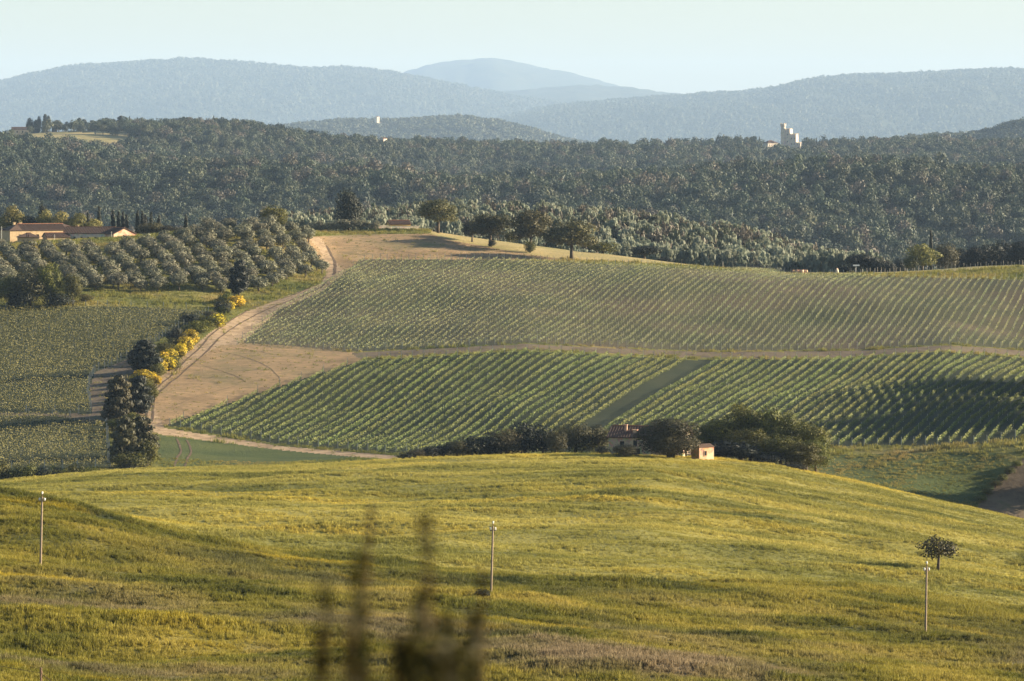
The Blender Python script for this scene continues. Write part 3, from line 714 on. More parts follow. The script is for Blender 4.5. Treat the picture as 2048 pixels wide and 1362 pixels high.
T(BUSHD[0], 1690, 1475, 528, 40, 'low dark bush left of the dark dome-shaped tree', 'shrub', cat='bush')
T(CYP[0], 1862, 1500, 462, 8, 'thin dark cypress rising behind the bright yellow-green tree', 'cypress_tree')
for i, (px, yt, w) in enumerate([(1775, 522, 36), (1800, 519, 36), (1925, 497, 50), (1955, 492, 56), (1985, 489, 60), (2015, 484, 60), (2045, 482, 60), (2080, 480, 60)]):
    T(DARK[i % 2], px, 1540 + 12 * (i % 3), yt, w, f'dark tree, {ordinal(i + 1)} from the left in the shaded thicket behind the right crest', 'thicket_tree', group='shaded thicket behind the crest')
# around the ruined farmhouse
hedge = [(812, 862, 905, 34), (832, 864, 899, 44), (858, 866, 893, 50), (885, 868, 886, 50), (915, 869, 880, 56), (945, 870, 873, 60), (978, 871, 866, 66), (1012, 872, 858, 70), (1050, 874, 846, 70), (1085, 875, 850, 60)]
for i, (px, d, yt, w) in enumerate(hedge):
    T([BUSHD[0], FARMD[0], BUSHD[1]][i % 3], px, d, yt, w, f'dark bush, {ordinal(i + 1)} from the left in the hedge rising to the ruined farmhouse', 'hedge_bush', cat='bush', group='hedge left of the farmhouse')
T(FARMD[1], 1112, 862, 860, 46, 'lighter brownish bush in front of the dark farmhouse hedge', 'hedge_bush', cat='bush')
T(FARMD[0], 1150, 870, 846, 80, 'broad olive-brown tree left of the farmhouse roof', 'broadleaf_tree')
T(FARMD[1], 1196, 874, 850, 56, 'round tree touching the left end of the farmhouse roof', 'broadleaf_tree')
T(BUSHD[1], 1206, 858, 892, 36, 'dark bush in the shade under the left end of the farmhouse', 'hedge_bush', cat='bush')
T(FARMD[0], 1250, 846, 888, 56, 'round bush standing alone on the wheat edge in front of the farmhouse', 'shrub', cat='bush')
T(tree_meshes('broad', 'farmleafdark', 163, 13000, .03, limbs=7), 1338, 852, 838, 118, 'large spreading brownish tree covering the middle of the farmhouse', 'broadleaf_tree')
T(tree_meshes('bush', 'farmleafdark', 164, 8000, .035), 1345, 850, 862, 104, 'low skirt of foliage under the large brownish tree', 'shrub', cat='bush')
for px, d, yt, w, k, lab in [(1412, 885, 850, 70, 1, 'dark tree directly behind the brick outbuilding'), (1447, 886, 834, 90, 0, 'dark green tree right of the brick outbuilding'),
        (1483, 888, 810, 84, 2, 'tallest tree of the grove with bright green top'), (1530, 886, 815, 92, 0, 'broad tree in the middle of the grove'),
        (1572, 884, 830, 84, 1, 'rounded tree right of the middle of the grove'), (1612, 880, 846, 88, 2, 'outermost tree at the right end of the grove'),
        (1500, 872, 858, 90, 1, 'shaded front tree of the grove beside the wheat crest'), (1560, 868, 870, 90, 0, 'lower front tree of the grove'), (1605, 864, 885, 84, 1, 'low tree on the downhill corner of the grove'),
        (1632, 872, 876, 64, 0, 'small tree on the far right flank of the grove')]:
    T(FARM[k], px, d, yt, w, lab, 'broadleaf_tree')
for px, d, yt, w, lab in [(1440, 868, 882, 80, 'black-green bush in the shade beside the outbuilding'), (1480, 866, 884, 80, 'shaded bush under the tallest grove tree'), (1535, 862, 905, 70, 'low bush along the wheat edge of the grove'), (1585, 858, 925, 60, 'low bush at the downhill end of the grove edge')]:
    T(BUSHD[0], px, d, yt, w, lab, 'shrub', cat='bush')
# lone tree in the wheat
T(tree_meshes('oak', 'farmleafdark', 171, 1500, .06, r=.035, top=.85, limbs=9), 1876, 0, 1073, 76, 'small lone fruit tree standing in the wheat near the right pole', 'fruit_tree', py=1141, dr=(560, 700))
# hedge along the dirt track (left)
for px, py, yt, w, ms, nm, lab in [
        (290, 748, 680, 62, TALLD, 'evergreen_tree', 'dark evergreen standing among the yellow broom'),
        (236, 842, 752, 58, TALLG[0], 'broadleaf_tree', 'tall dull green tree left of the dark pair below the broom'),
        (276, 832, 752, 56, TALLD, 'evergreen_tree', 'dark evergreen right of the tall dull green tree'),
        (300, 800, 765, 36, BUSHG[0], 'shrub', 'green shrub at the bend of the dirt track'),
        (250, 935, 835, 60, TALLG[1], 'evergreen_tree', 'lowest tall dull tree beside the green crop field'),
        (286, 915, 835, 60, TALLG[1], 'broadleaf_tree', 'green tree at the rim of the crop field behind the lowest tall tree'),
        (270, 860, 828, 50, BUSHG[1], 'shrub', 'shrub between the upper and lower trees of the track hedge'),
        (225, 862, 838, 36, BUSHG[2], 'shrub', 'small shrub on the bank left of the track hedge'),
        (262, 945, 905, 70, BUSHG[0], 'shrub', 'broad low bush at the bottom of the track hedge'),
        (295, 935, 880, 46, BUSHG[1], 'shrub', 'yellow-green bush on the rim of the crop field'),
        (268, 730, 700, 30, BUSHD[0], 'shrub', 'dark shrub left of the evergreen among the broom'),
        (455, 612, 590, 46, BUSHD[1], 'shrub', 'dark bush behind the topmost broom'),
        (420, 655, 632, 40, BUSHG[2], 'shrub', 'green shrub below the second broom'),
        (400, 668, 640, 50, BUSHG[0], 'shrub', 'wide green shrub between the second and third broom'),
        (380, 650, 625, 44, BUSHD[0], 'shrub', 'dark green shrub on the vineyard side of the broom hedge'),
        (350, 690, 655, 36, BUSHD[1], 'shrub', 'dark shrub left of the third broom'),
        (445, 632, 612, 30, BUSHG[1], 'shrub', 'small shrub between the two topmost brooms'),
        (345, 740, 712, 40, BUSHG[1], 'shrub', 'olive shrub under the middle brooms'),
        (478, 593, 522, 42, TALLD, 'evergreen_tree', 'dark conifer at the lower edge of the olive grove'),
        (60, 612, 540, 80, FARMD[0], 'broadleaf_tree', 'wide dark tree at the left above the vineyard'),
        (20, 612, 552, 70, FARM[1], 'broadleaf_tree', 'dark green tree at the left edge above the vineyard'),
        (100, 612, 528, 52, FARM[2], 'broadleaf_tree', 'taller tree with sunlit top left of the olive grove'),
        (145, 612, 548, 36, FARM[0], 'broadleaf_tree', 'narrow sunlit tree standing apart at the end of the olives'),
        (172, 608, 588, 36, GOLD[0], 'shrub', 'golden bush beside the narrow sunlit tree'),
        (40, 615, 580, 60, BUSHD[0], 'shrub', 'dark undergrowth bush under the wide dark tree'),
        (115, 616, 585, 60, BUSHD[1], 'shrub', 'dark undergrowth bush under the taller sunlit tree')]:
    T(ms, px, 0, yt, w, lab, nm, py=py, dr=(950, 1450), cat='bush' if nm == 'shrub' else 'tree')
hl = [(470, 602), (440, 628), (400, 655), (372, 690), (345, 705), (330, 740), (300, 760), (280, 790), (262, 830), (270, 870), (285, 905), (272, 945)]
hx = np.interp(np.linspace(0, 1, 34), np.linspace(0, 1, 12), [a for a, b in hl]); hy = np.interp(np.linspace(0, 1, 34), np.linspace(0, 1, 12), [b for a, b in hl])
for i in range(34):
    px = hx[i] + random.uniform(-16, 8); w = random.uniform(22, 40)
    T([BUSHG[0], BUSHG[1], BUSHG[2], BUSHD[0], FARMD[0]][i % 5], px, 0, hy[i] - random.uniform(14, 26), w, f'low hedge shrub, {ordinal(i + 1)} from the top of the hedge along the dirt track', 'shrub', py=hy[i] + 3, dr=(945, 1400), cat='bush', group='low shrubs of the track hedge')
for i, (px, py, w) in enumerate([(1962, 1004, 26), (1975, 990, 24), (1992, 975, 26), (2005, 962, 22), (2020, 948, 24), (2034, 936, 22)]):
    T(BUSHG[i % 3], px, 0, py - 14, w, f'low bush, {ordinal(i + 1)} from the front on the boundary between right crop and brown soil', 'shrub', py=py, dr=(930, 1010), cat='bush', group='boundary bushes at the right')
for i, (px, py, yt, w) in enumerate([(463, 617, 594, 34), (452, 622, 604, 22), (430, 655, 630, 34), (418, 652, 640, 18), (376, 690, 662, 28), (366, 702, 676, 30), (356, 716, 690, 22), (334, 722, 700, 26), (322, 730, 706, 26), (332, 742, 716, 28), (316, 745, 722, 22), (282, 765, 742, 40), (308, 770, 754, 18)]):
    e = T(tree_meshes('bush', 'broom', 180 + i % 3, 1500, .09), px + 5, 0, yt - 3, w * 1.2, ['topmost', 'small left-leaning top', 'second', 'small low second', 'third', 'tall middle', 'lower middle', 'upper double', 'left double', 'lower double', 'small near the dark evergreen', 'wide one at the foot of the dark evergreen', 'lowest small'][i] + ' yellow-flowering broom along the dirt track', 'broom_bush', py=py, dr=(950, 1400), cat='bush', crown='flowers', trunk='stems')
    g = obj('foliage', BUSHG[i % 3][0], e); g.scale = e.children[0].scale * .9
for i, (px, yt, w) in enumerate([(5, 925, 46), (35, 932, 40), (62, 928, 44), (90, 934, 50), (118, 936, 40), (150, 930, 44), (178, 934, 44), (205, 938, 36), (430, 936, 30), (458, 936, 28)]):
    T((BUSHD if i in (3, 4, 8, 9) else BUSHG)[i % 2], px, 935, yt, w, f'small bush, {ordinal(i + 1)} from the left at the foot of the lower left vineyard' if i < 8 else ['left', 'right'][i - 8] + ' of two dark clumps at the back edge of the wheat hill', 'hedge_bush', cat='bush', group='bushes at the foot of the left vineyard' if i < 8 else 'dark clumps behind the wheat hill')
# manor trees and cypresses
for px, yt, w, lab in [(28, 412, 46, 'tallest sunlit tree behind the left end of the manor'), (8, 428, 44, 'sunlit tree at the left edge behind the manor'), (92, 421, 44, 'pale green tree behind the manor chimney'), (122, 424, 50, 'sunlit round tree behind the middle of the manor'), (155, 427, 44, 'second sunlit round tree behind the middle of the manor'), (186, 438, 40, 'low round sunlit tree behind the manor wing'), (60, 432, 50, 'shaded tree between the manor trees')]:
    T(GOLD[0] if 'shaded' not in lab else DARK[0], px, 1475, yt, w, lab, 'broadleaf_tree')  # shade put into the colour: the shaded tree gets the dark leaves
T(DARK[1], 86, 1500, 409, 20, 'small dark tree top behind the pale manor tree', 'evergreen_tree')
for i, (px, yt) in enumerate([(176, 424), (198, 414), (226, 420), (237, 424), (246, 424), (253, 430), (275, 421), (285, 424), (291, 430), (302, 426), (318, 432), (372, 430)]):
    T(CYP[i % 2], px, 1480 + 5 * (i % 3), yt, 9, f'slim dark cypress, {ordinal(i + 1)} from the left in the group right of the manor', 'cypress_tree', group='cypresses beside the manor')
for px, yt, w in [(310, 445, 40), (335, 450, 40), (360, 455, 40), (290, 447, 36)]:
    T(FARMD[px % 2], px, 1465, yt, w, 'dull round tree between the cypresses and the olive grove', 'broadleaf_tree', group='round trees beside the cypresses')
# ridge trees
for i, (px, yt, w) in enumerate(sorted([(60, 236, 16), (72, 240, 14), (78, 232, 9), (90, 229, 12), (97, 231, 10), (158, 236, 12), (168, 238, 14), (186, 241, 22), (215, 236, 20), (225, 238, 20), (240, 232, 18), (200, 242, 16), (133, 243, 10), (108, 244, 10)])):
    T([DARK[0], TALLD][i % 2], px, 5200, yt, w, f'dark conifer, {ordinal(i + 1)} from the left on the ridge above the pale meadow', 'ridge_conifer', group='conifers on the left ridge')
for i, (px, yt) in enumerate(sorted([(259, 233), (275, 236), (285, 239), (332, 238), (376, 237), (427, 233), (440, 240), (1385, 284), (1402, 276), (1397, 280), (1408, 281), (1375, 281), (1433, 277), (1440, 280), (1445, 283), (1362, 284), (1519, 274), (1623, 277), (1633, 276), (1639, 280), (1365, 282)])):
    T(CYP[i % 2], px, 5400 if px < 1000 else 6120, yt, 4.6 if px < 1000 else 3.6, f'tiny cypress, {ordinal(i + 1)} from the left on the left skyline ridge' if px < 1000 else f'tiny cypress, {ordinal(i - 6)} from the left on the skyline near the castle', 'cypress_tree', group='cypresses on the left ridge' if px < 1000 else 'cypresses near the castle')
for i, (px, yt, w) in enumerate(sorted([(945, 280, 36), (890, 284, 30), (905, 287, 24), (760, 288, 24), (1060, 286, 36), (1340, 276, 26), (1480, 282, 24), (1230, 280, 30), (1120, 287, 30), (1180, 284, 26), (1290, 284, 30), (1820, 274, 26), (1860, 269, 30), (1890, 268, 30), (1930, 270, 36), (1720, 276, 20), (1740, 274, 20), (1760, 276, 18), (1780, 278, 18)])):
    me = WOODM[[0, 5, 1, 7][i % 4]]; d = 5650 if px < 1600 else 6190; x_ = X(px, d); z_ = h1(x_, d); zt = -(yt - EYE) / F * d
    tag(obj('ridge_tree', me, loc=(x_, d, z_), rz=i, scale=(w / F * d * 1.1,) * 2 + (max(zt - z_, 4),)), f'larger round tree, {ordinal(i + 1)} from the left standing up along the wooded skyline ridge', 'tree', 'larger trees along the ridge')
# off-frame trees east of the lower vineyard: they throw the long evening shadows seen inside the frame
for i in range(40):
    px = 2112 + 34 * (i % 4) + random.uniform(-10, 10); d = 1000 + 3.2 * i + random.uniform(-3, 3)
    if random.random() < .42: continue
    place_tree('broadleaf_tree', FARM[i % 3], X(px, d if i > 2 else 946), d if i > 2 else 946 + 3 * i, 12, random.uniform(13, 18), 'tree of the copse east of the lower vineyard', group='copse east of the lower vineyard')

# ------------------------------------------------------------------ olive grove
P_OL = [(-60, 509), (120, 508), (250, 505), (300, 494), (420, 462), (520, 462), (610, 472), (655, 545), (600, 562), (540, 582), (440, 590), (170, 585), (-60, 590)]
th = math.atan2(-46, 11); u1 = np.array([math.cos(th), math.sin(th)]); u2 = np.array([-u1[1], u1[0]])
c0 = np.array([-110.0, 1340.0]); cand = []
for a in range(-30, 31):
    for b in range(-30, 31):
        p = c0 + u1 * a * 6.6 + u2 * b * 6.5 + rng.normal(size=2) * .6
        if not (1270 < p[1] < 1418): continue
        q, s = proj(np.array([p[0]]), np.array([p[1]]))
        if inpoly(q, s, P_OL)[0] and rng.random() > .06: cand.append((p, a, b))
print('olives', len(cand))
rowsb = {}
for p, a, b in cand: rowsb.setdefault(b, []).append((-a, p))
for rk_, b in enumerate(sorted(rowsb, key=lambda b: np.mean([q[1][0] - .1 * q[1][1] for q in rowsb[b]]))):
    for j, (a, p) in enumerate(sorted(rowsb[b], key=lambda q: q[1][1])):
        w_ = rng.uniform(4.9, 6.5)
        place_tree('olive_tree', OLIVE[int(rng.integers(5))], p[0], p[1], w_, w_ * rng.uniform(.72, .9), (f'silvery olive at the front end of the {ordinal(rk_ + 1)} row of the grove from the left' if j == 0 else f'silvery olive, {ordinal(j + 1)} from the front in the {ordinal(rk_ + 1)} grove row from the left'), group='olive grove')

# ------------------------------------------------------------------ vineyards
def rows_in(poly, ang, spacing, box, drange=(940, 1560), step=1.0):
    """straight lines at angle ang (from +Y towards +X), clipped to a polygon"""
    d = np.array([math.sin(ang), math.cos(ang)]); nrm = np.array([d[1], -d[0]])
    cx_, cy_ = (box[0]+box[1])/2, (box[2]+box[3])/2; R_ = math.hypot(box[1]-box[0], box[3]-box[2])/2
    out = []
    for k in np.arange(-R_, R_, spacing):
        s = np.arange(-R_, R_, step); xx = cx_ + nrm[0]*k + d[0]*s; yy = cy_ + nrm[1]*k + d[1]*s
        zz = H(xx, np.maximum(yy, 900)); px, py = proj(xx, np.maximum(yy, 900), zz)
        ok = (yy > drange[0]) & (yy < drange[1]) & (px > -70) & (px < 2120) & inpoly(px, py, poly)
        if ok.sum() < 6: continue
        i = np.where(ok)[0]; i0, i1 = i[0], i[-1]
        out.append((xx[i0], yy[i0], xx[i1], yy[i1]))
    return out
def row_geo(x0, y0, x1, y1, per_m, lo, hi, wid, leaf, rg, gaps=.1, stake=5.0, stake_h=1.9, sr=.05):
    L = math.hypot(x1-x0, y1-y0); n = int(L * per_m); t = rg.random(n)
    plant = np.floor(t * L / 1.1)           # vine by vine: uneven vigour
    vig = (vnoise(plant * 3.7 + x0, plant * 0 + y0, 5)); keep = vig > gaps; t = t[keep]; vig = vig[keep]; n = len(t)
    t = (np.floor(t * L / 1.1) + .5 + rg.normal(size=n) * .42) * 1.1 / L; t = np.clip(t, 0, 1)
    dx, dy = (x1-x0)/L, (y1-y0)/L; o = rg.normal(size=n) * wid * .5
    x = x0 + (x1-x0)*t + dy*o; y = y0 + (y1-y0)*t - dx*o
    h = lo + (hi * (.85 + .25 * vig) - lo) * rg.random(n) ** .8
    z = H(x, y) + h; nr_ = rg.normal(size=(n, 3)) * .6 + np.array([.8, -.35, .5])
    v, f = leaf_quads(np.stack([x, y, z], -1), nr_, leaf * np.ones(n), rg)
    lv = np.repeat(np.clip(rg.normal(size=n) * .12 + .1 + .7 * (h - lo) / (hi - lo), 0, 1), 4)  # shaded foot and lit top of the row put into the leaf colour
    m = max(3, int(L / stake) + 1); ts = np.linspace(0, 1, m); ts[1:-1] += rg.uniform(-.5, .5) * stake / L + rg.normal(size=m-2) * .12 * stake / L; sx = x0+(x1-x0)*ts; sy = y0+(y1-y0)*ts; sz = H(sx, sy)
    hh = stake_h * rg.uniform(.92, 1.08, m); hh[0] *= 1.2; hh[-1] *= 1.3
    r = sr * np.where((np.arange(m) == 0) | (np.arange(m) == m-1), 2.6, 1)
    ring = np.array([(-1, -1), (1, -1), (0, 1.2)]); sv = []
    for a in range(3):
        sv.append(np.stack([sx + ring[a, 0]*r, sy + ring[a, 1]*r, sz - .1], -1))
    for a in range(3):
        sv.append(np.stack([sx + ring[a, 0]*r, sy + ring[a, 1]*r, sz + hh], -1))
    sv = np.stack(sv, 1).reshape(-1, 3); b = (np.arange(m) * 6)[:, None]
    sf4 = np.concatenate([b + np.array([[0, 1, 4, 3]]), b + np.array([[1, 2, 5, 4]]), b + np.array([[2, 0, 3, 5]])]); sf3 = b + np.array([[3, 4, 5]])
    return v, f, lv, sv, sf3, sf4
def make_rows(lines, mat, label, group, single=True, wires=False, **kw):
    acc = []
    for i, (x0, y0, x1, y1) in enumerate(lines):
        v, f, lv, sv, s3, s4 = row_geo(x0, y0, x1, y1, rg=np.random.default_rng(int(x0*7) % 10000 + i), **kw)
        if len(v) == 0: continue
        if single:
            ml = label if isinstance(label, str) else label(i, len(lines))
            o = tag(obj('vine_row', None), ml, 'vine row', group); o.location = (x0, y0, h1(x0, y0)); sh = np.array(o.location)
            obj('foliage', make_mesh('foliage', v - sh, f, [mat], attrs={'lv': lv}), o); sv = sv - sh
            p = obj('posts', make_mesh('posts', sv, [s3, s4], [M['post']]), o); p['kind'] = 'stuff'
        else: acc.append((v, f, lv, sv, s3, s4))
    if not single:
        vo = np.cumsum([0] + [len(a[0]) for a in acc]); so_ = np.cumsum([0] + [len(a[3]) for a in acc])
        o = tag(obj('vineyard', make_mesh('vineyard', np.concatenate([a[0] for a in acc]), np.concatenate([a[1] + vo[i] for i, a in enumerate(acc)]), [mat], attrs={'lv': np.concatenate([a[2] for a in acc])})), label, kind='stuff')
        p = obj('posts', make_mesh('posts', np.concatenate([a[3] for a in acc]), [np.concatenate([a[4] + so_[i] for i, a in enumerate(acc)]), np.concatenate([a[5] + so_[i] for i, a in enumerate(acc)])], [M['post']]), o); p['kind'] = 'stuff'
def ordinal(k): return f'{k}' + ('th' if 10 < k % 100 < 14 else {1: 'st', 2: 'nd', 3: 'rd'}.get(k % 10, 'th'))
def edge_label(first, last, mid):
    return lambda i, n: first if i == 0 else last if i == n - 1 else mid % ordinal(i + 1)
AL = rows_in(P_LOW, R(14), 2.9, (-110, 190, 950, 1230)); gl = ground(1400, 722, 1100, 1300); pd_ = lambda x, y: (x - gl[0]) * math.cos(R(14)) - (y - gl[1]) * math.sin(R(14))
A1 = [l for l in AL if pd_(l[0], l[1]) < -3.0]; A2 = [l for l in AL if pd_(l[0], l[1]) > 3.0]; A3 = rows_in(P_UPPER, R(11), 2.3, (-110, 190, 1150, 1410), step=1.5)
A4 = rows_in(P_V1, R(135), 2.9, (-140, -90, 960, 1110)); A5 = rows_in(P_V2, R(135), 2.9, (-150, -70, 1060, 1300))
print('rows', len(A1), len(A2), len(A3), len(A4), len(A5))
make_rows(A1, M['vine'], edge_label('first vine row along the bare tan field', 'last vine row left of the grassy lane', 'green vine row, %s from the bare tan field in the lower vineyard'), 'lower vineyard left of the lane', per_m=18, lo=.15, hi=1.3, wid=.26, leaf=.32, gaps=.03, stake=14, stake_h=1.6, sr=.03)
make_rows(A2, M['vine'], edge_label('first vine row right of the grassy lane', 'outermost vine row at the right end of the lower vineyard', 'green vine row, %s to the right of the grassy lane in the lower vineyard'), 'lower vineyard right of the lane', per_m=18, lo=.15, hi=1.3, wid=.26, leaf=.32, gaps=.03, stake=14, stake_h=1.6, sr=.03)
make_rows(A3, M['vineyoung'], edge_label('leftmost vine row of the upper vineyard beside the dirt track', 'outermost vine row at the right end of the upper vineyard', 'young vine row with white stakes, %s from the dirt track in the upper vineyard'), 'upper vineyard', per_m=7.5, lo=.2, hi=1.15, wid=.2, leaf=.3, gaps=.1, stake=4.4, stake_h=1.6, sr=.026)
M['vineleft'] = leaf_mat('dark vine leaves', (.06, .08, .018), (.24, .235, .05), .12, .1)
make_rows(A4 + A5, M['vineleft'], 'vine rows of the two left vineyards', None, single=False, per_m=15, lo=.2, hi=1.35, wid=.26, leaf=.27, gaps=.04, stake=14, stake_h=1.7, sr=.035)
# end posts of the small vineyard at the right end of the crest
pm = MB(); pm.tube((0, 0, -.1), (0, 0, 1.7), .07, .05, 6); pme = pm.mesh('vineyard_post', M['post'])
for i in range(46):
    px = 1712 + i * 7.4 + random.uniform(-2, 2); d = 1428 + (0 if px < 1850 else (px - 1850) * .02)
    o = obj('vineyard_post', pme, loc=(X(px, d), d, h1(X(px, d), d))); o.scale = (1, 1, random.uniform(.7, 1.1))
    tag(o, f'grey wooden post, {ordinal(i + 1)} from the left along the right end of the crest', 'post', 'posts along the right end of the crest')
for i in range(14):
    px = 815 + i * 10 + random.uniform(-2, 2); d = 1486
    tag(obj('vineyard_post', pme, loc=(X(px, d), d, h1(X(px, d), d)), scale=(1, 1, .7)), f'short fence post, {ordinal(i + 1)} to the right of the walled building on the crest', 'post', 'short posts beside the first oak')

# wheel ruts in the dirt track
def ribbon(name, pts, wid, mat, label, dr=(940, 1500), lift=.05):
    G = np.array([ground(a, b, *dr) for a, b in pts]); t = np.concatenate([[0], np.cumsum(np.linalg.norm(np.diff(G[:, :2], axis=0), axis=1))])
    tt = np.arange(0, t[-1], 1.5); x = np.interp(tt, t, G[:, 0]); y = np.interp(tt, t, G[:, 1])
    k = np.ones(9) / 9; x = np.convolve(np.pad(x, 4, 'edge'), k, 'valid'); y = np.convolve(np.pad(y, 4, 'edge'), k, 'valid')
    x += .3 * fbm(tt / 9, tt * 0, 5, 2); dx = np.gradient(x); dy = np.gradient(y); l = np.hypot(dx, dy); nx, ny = -dy / l, dx / l
    w_ = wid * (.8 + .4 * vnoise(tt / 4, tt * 0, 8)); v = []
    for s in (-.5, 0, .5):
        xx, yy = x + nx * w_ * s, y + ny * w_ * s; v.append(np.stack([xx, yy, H(xx, yy) + lift], -1))
    v = np.stack(v, 1).reshape(-1, 3); n = len(x); b = (np.arange(n - 1) * 3)[:, None]
    q = np.concatenate([b + np.array([[0, 1, 4, 3]]), b + np.array([[1, 2, 5, 4]])])
    return tag(obj(name, make_mesh(name, v, q, [mat], smooth=True)), label, kind='structure')
ribbon('track_rut', [(292, 845), (292, 800), (340, 752), (395, 700), (425, 668), (455, 646), (500, 618), (560, 600), (620, 575), (655, 552)], .5, M['rut'], 'left wheel rut of the dirt track')
ribbon('track_rut', [(304, 845), (306, 800), (352, 756), (400, 716), (440, 676), (470, 654), (515, 628), (570, 606), (640, 577), (668, 552)], .5, M['rut'], 'right wheel rut of the dirt track')
ribbon('track_rut', [(652, 490), (662, 510), (672, 530), (668, 552)], .8, M['rut'], 'short rut at the top of the dirt track')
for i, pts in enumerate([[(450, 692), (500, 700), (560, 712), (640, 716)], [(430, 700), (480, 712), (540, 735), (560, 760)], [(400, 730), (450, 745), (500, 770)], [(330, 820), (400, 790), (480, 770)], [(630, 485), (700, 490), (780, 500), (860, 512)], [(690, 478), (780, 486), (880, 498)], [(640, 500), (700, 505), (740, 515)]]):
    ribbon('track_rut', pts, .3, M['fieldrut'], ['curved tractor mark below the upper vineyard corner', 'tractor mark turning down the lower bare field', 'short tractor mark beside the dirt track', 'long tractor mark across the lower bare field', 'tractor mark under the oak shadow on the upper bare field', 'thin mark near the crest of the upper bare field', 'short mark above the first upper vine row'][i], lift=.035)
ribbon('track_rut', [(352, 875), (362, 900), (352, 925), (345, 940)], .5, M['rut'], 'left tramline in the dark green crop field', dr=(940, 1100))
ribbon('track_rut', [(372, 878), (382, 900), (374, 925), (366, 940)], .5, M['rut'], 'right tramline in the dark green crop field', dr=(940, 1100))
ribbon('path', [(180, 588), (260, 588), (350, 592), (440, 598)], 1.2, M['drygrass'], 'thin pale footpath below the olive grove')

# ------------------------------------------------------------------ grass
def tuft(seed, nb, hgt, spread, wd, mat):
    rg = np.random.default_rng(seed); a = rg.uniform(0, 6.28, nb); r = spread * np.sqrt(rg.random(nb)); bx, by = r*np.cos(a), r*np.sin(a)
    h = hgt * rg.uniform(.55, 1.1, nb); la = rg.uniform(0, 6.28, nb); ln = h * rg.uniform(.1, .45, nb); ta = rg.uniform(0, 3.14, nb)
    tx, ty = np.cos(ta)*wd/2, np.sin(ta)*wd/2; z0 = np.zeros(nb)
    v = np.stack([np.stack([bx-tx, by-ty, z0], -1), np.stack([bx+tx, by+ty, z0], -1), np.stack([bx+np.cos(la)*ln*.4+tx*.8, by+np.sin(la)*ln*.4+ty*.8, h*.6], -1), np.stack([bx+np.cos(la)*ln, by+np.sin(la)*ln, h], -1)], 1).reshape(-1, 3)
    lv = np.repeat(rg.random(nb), 4)
    return make_mesh('grass_tuft', v, np.arange(4*nb).reshape(-1, 4), [mat], attrs={'lv': lv})
def tuft_mat(name, fn, gain):
    m = new_mat(name); n = N(m); loc = n.n('ShaderNodeObjectInfo'); c = fn(n, loc.outputs['Location'])
    at = n.n('ShaderNodeAttribute', attribute_name='lv'); r = n.math('ADD', loc.outputs['Random'], at.outputs['Fac'])
    mr = n.n('ShaderNodeMapRange'); n.l(r, mr.inputs[0]); mr.inputs[2].default_value = 2; mr.inputs[3].default_value = gain * .65; mr.inputs[4].default_value = gain * 1.45
    n.out(n.hsv(c, mr.outputs[0]), .7, spec=.2, transl=.35, tone=.95); return m
TM = tuft_mat('meadow blades', meadow_colour, 1.15); TW = tuft_mat('wheat blades', wheat_colour, 1.15)
MT = [proto('tuft_shape', tuft(i, 22, .55, .28, .035, TM)) for i in range(4)]
WT = [proto('tuft_shape', tuft(10 + i, 20, .5, .4, .05, TW)) for i in range(3)]
def grass(name, y0, y1, dens, protos, label, smin, smax, cond):
    n = int(dens * (y1 - y0) * (y0 + y1) / 2 * 2200 / F); y = np.sqrt(rng.uniform(y0**2, y1**2, n)); px = rng.uniform(-70, 2118, n); x = X(px, y)
    k = cond(x, y); x, y = x[k], y[k]; cl = vnoise(x / 3, y / 2.2, 61); k = rng.random(len(x)) < .35 + cl; x, y, cl = x[k], y[k], cl[k]
    s = (rng.uniform(smin, smax, len(x)) * (.7 + .6 * cl) * (1 + .35 * fbm(x / 14, y / 9, 62, 2)) * (1 + .45 * fbm((x + .35 * y) / 22, (y - .25 * x) / 3.5, 63, 2)))
    print(name, len(x))
    scatter(name, np.stack([x, y, H(x, y) - .04], -1), rng.uniform(0, 6.28, len(x)), np.stack([s, s, s * rng.uniform(.8, 1.25, len(x))], -1), rng.integers(0, len(protos), len(x)), protos, label)
grass('meadow_grass', 325, 572, 8.0, MT, 'rough tufted grass and seed heads on the near slope', .6, 1.1, lambda x, y: zone_of(x, y) == 0)
grass('wheat', 548, 890, 4.2, WT, 'green and yellow cereal stalks covering the rounded hill', .5, .85, lambda x, y: zone_of(x, y) == 1)

def verge_colour(n, p):
    a = n.noise(p, .04, 5, .65); return n.ramp(a, [(.35, (.09, .11, .025)), (.52, (.18, .17, .04)), (.68, (.26, .20, .07))])
TV = tuft_mat('verge blades', verge_colour, 1.1); VT = [proto('tuft_shape', tuft(20 + i, 16, .5, .5, .07, TV)) for i in range(3)]
grass('verge_grass', 930, 1560, .55, VT, 'long grass on the verges and banks between the fields', 1.0, 1.8, lambda x, y: zone_of(x, y) == 8)

grass('weeds', 960, 1500, .10, VT, 'scattered weeds on the bare tan fields and tracks', .5, 1.1, lambda x, y: np.isin(zone_of(x, y), (2, 3, 11)))
grass('crop_rows', 925, 1010, 1.6, VT, 'short uneven crop in the green fields of the hollow', .5, .9, lambda x, y: zone_of(x, y) == 7)

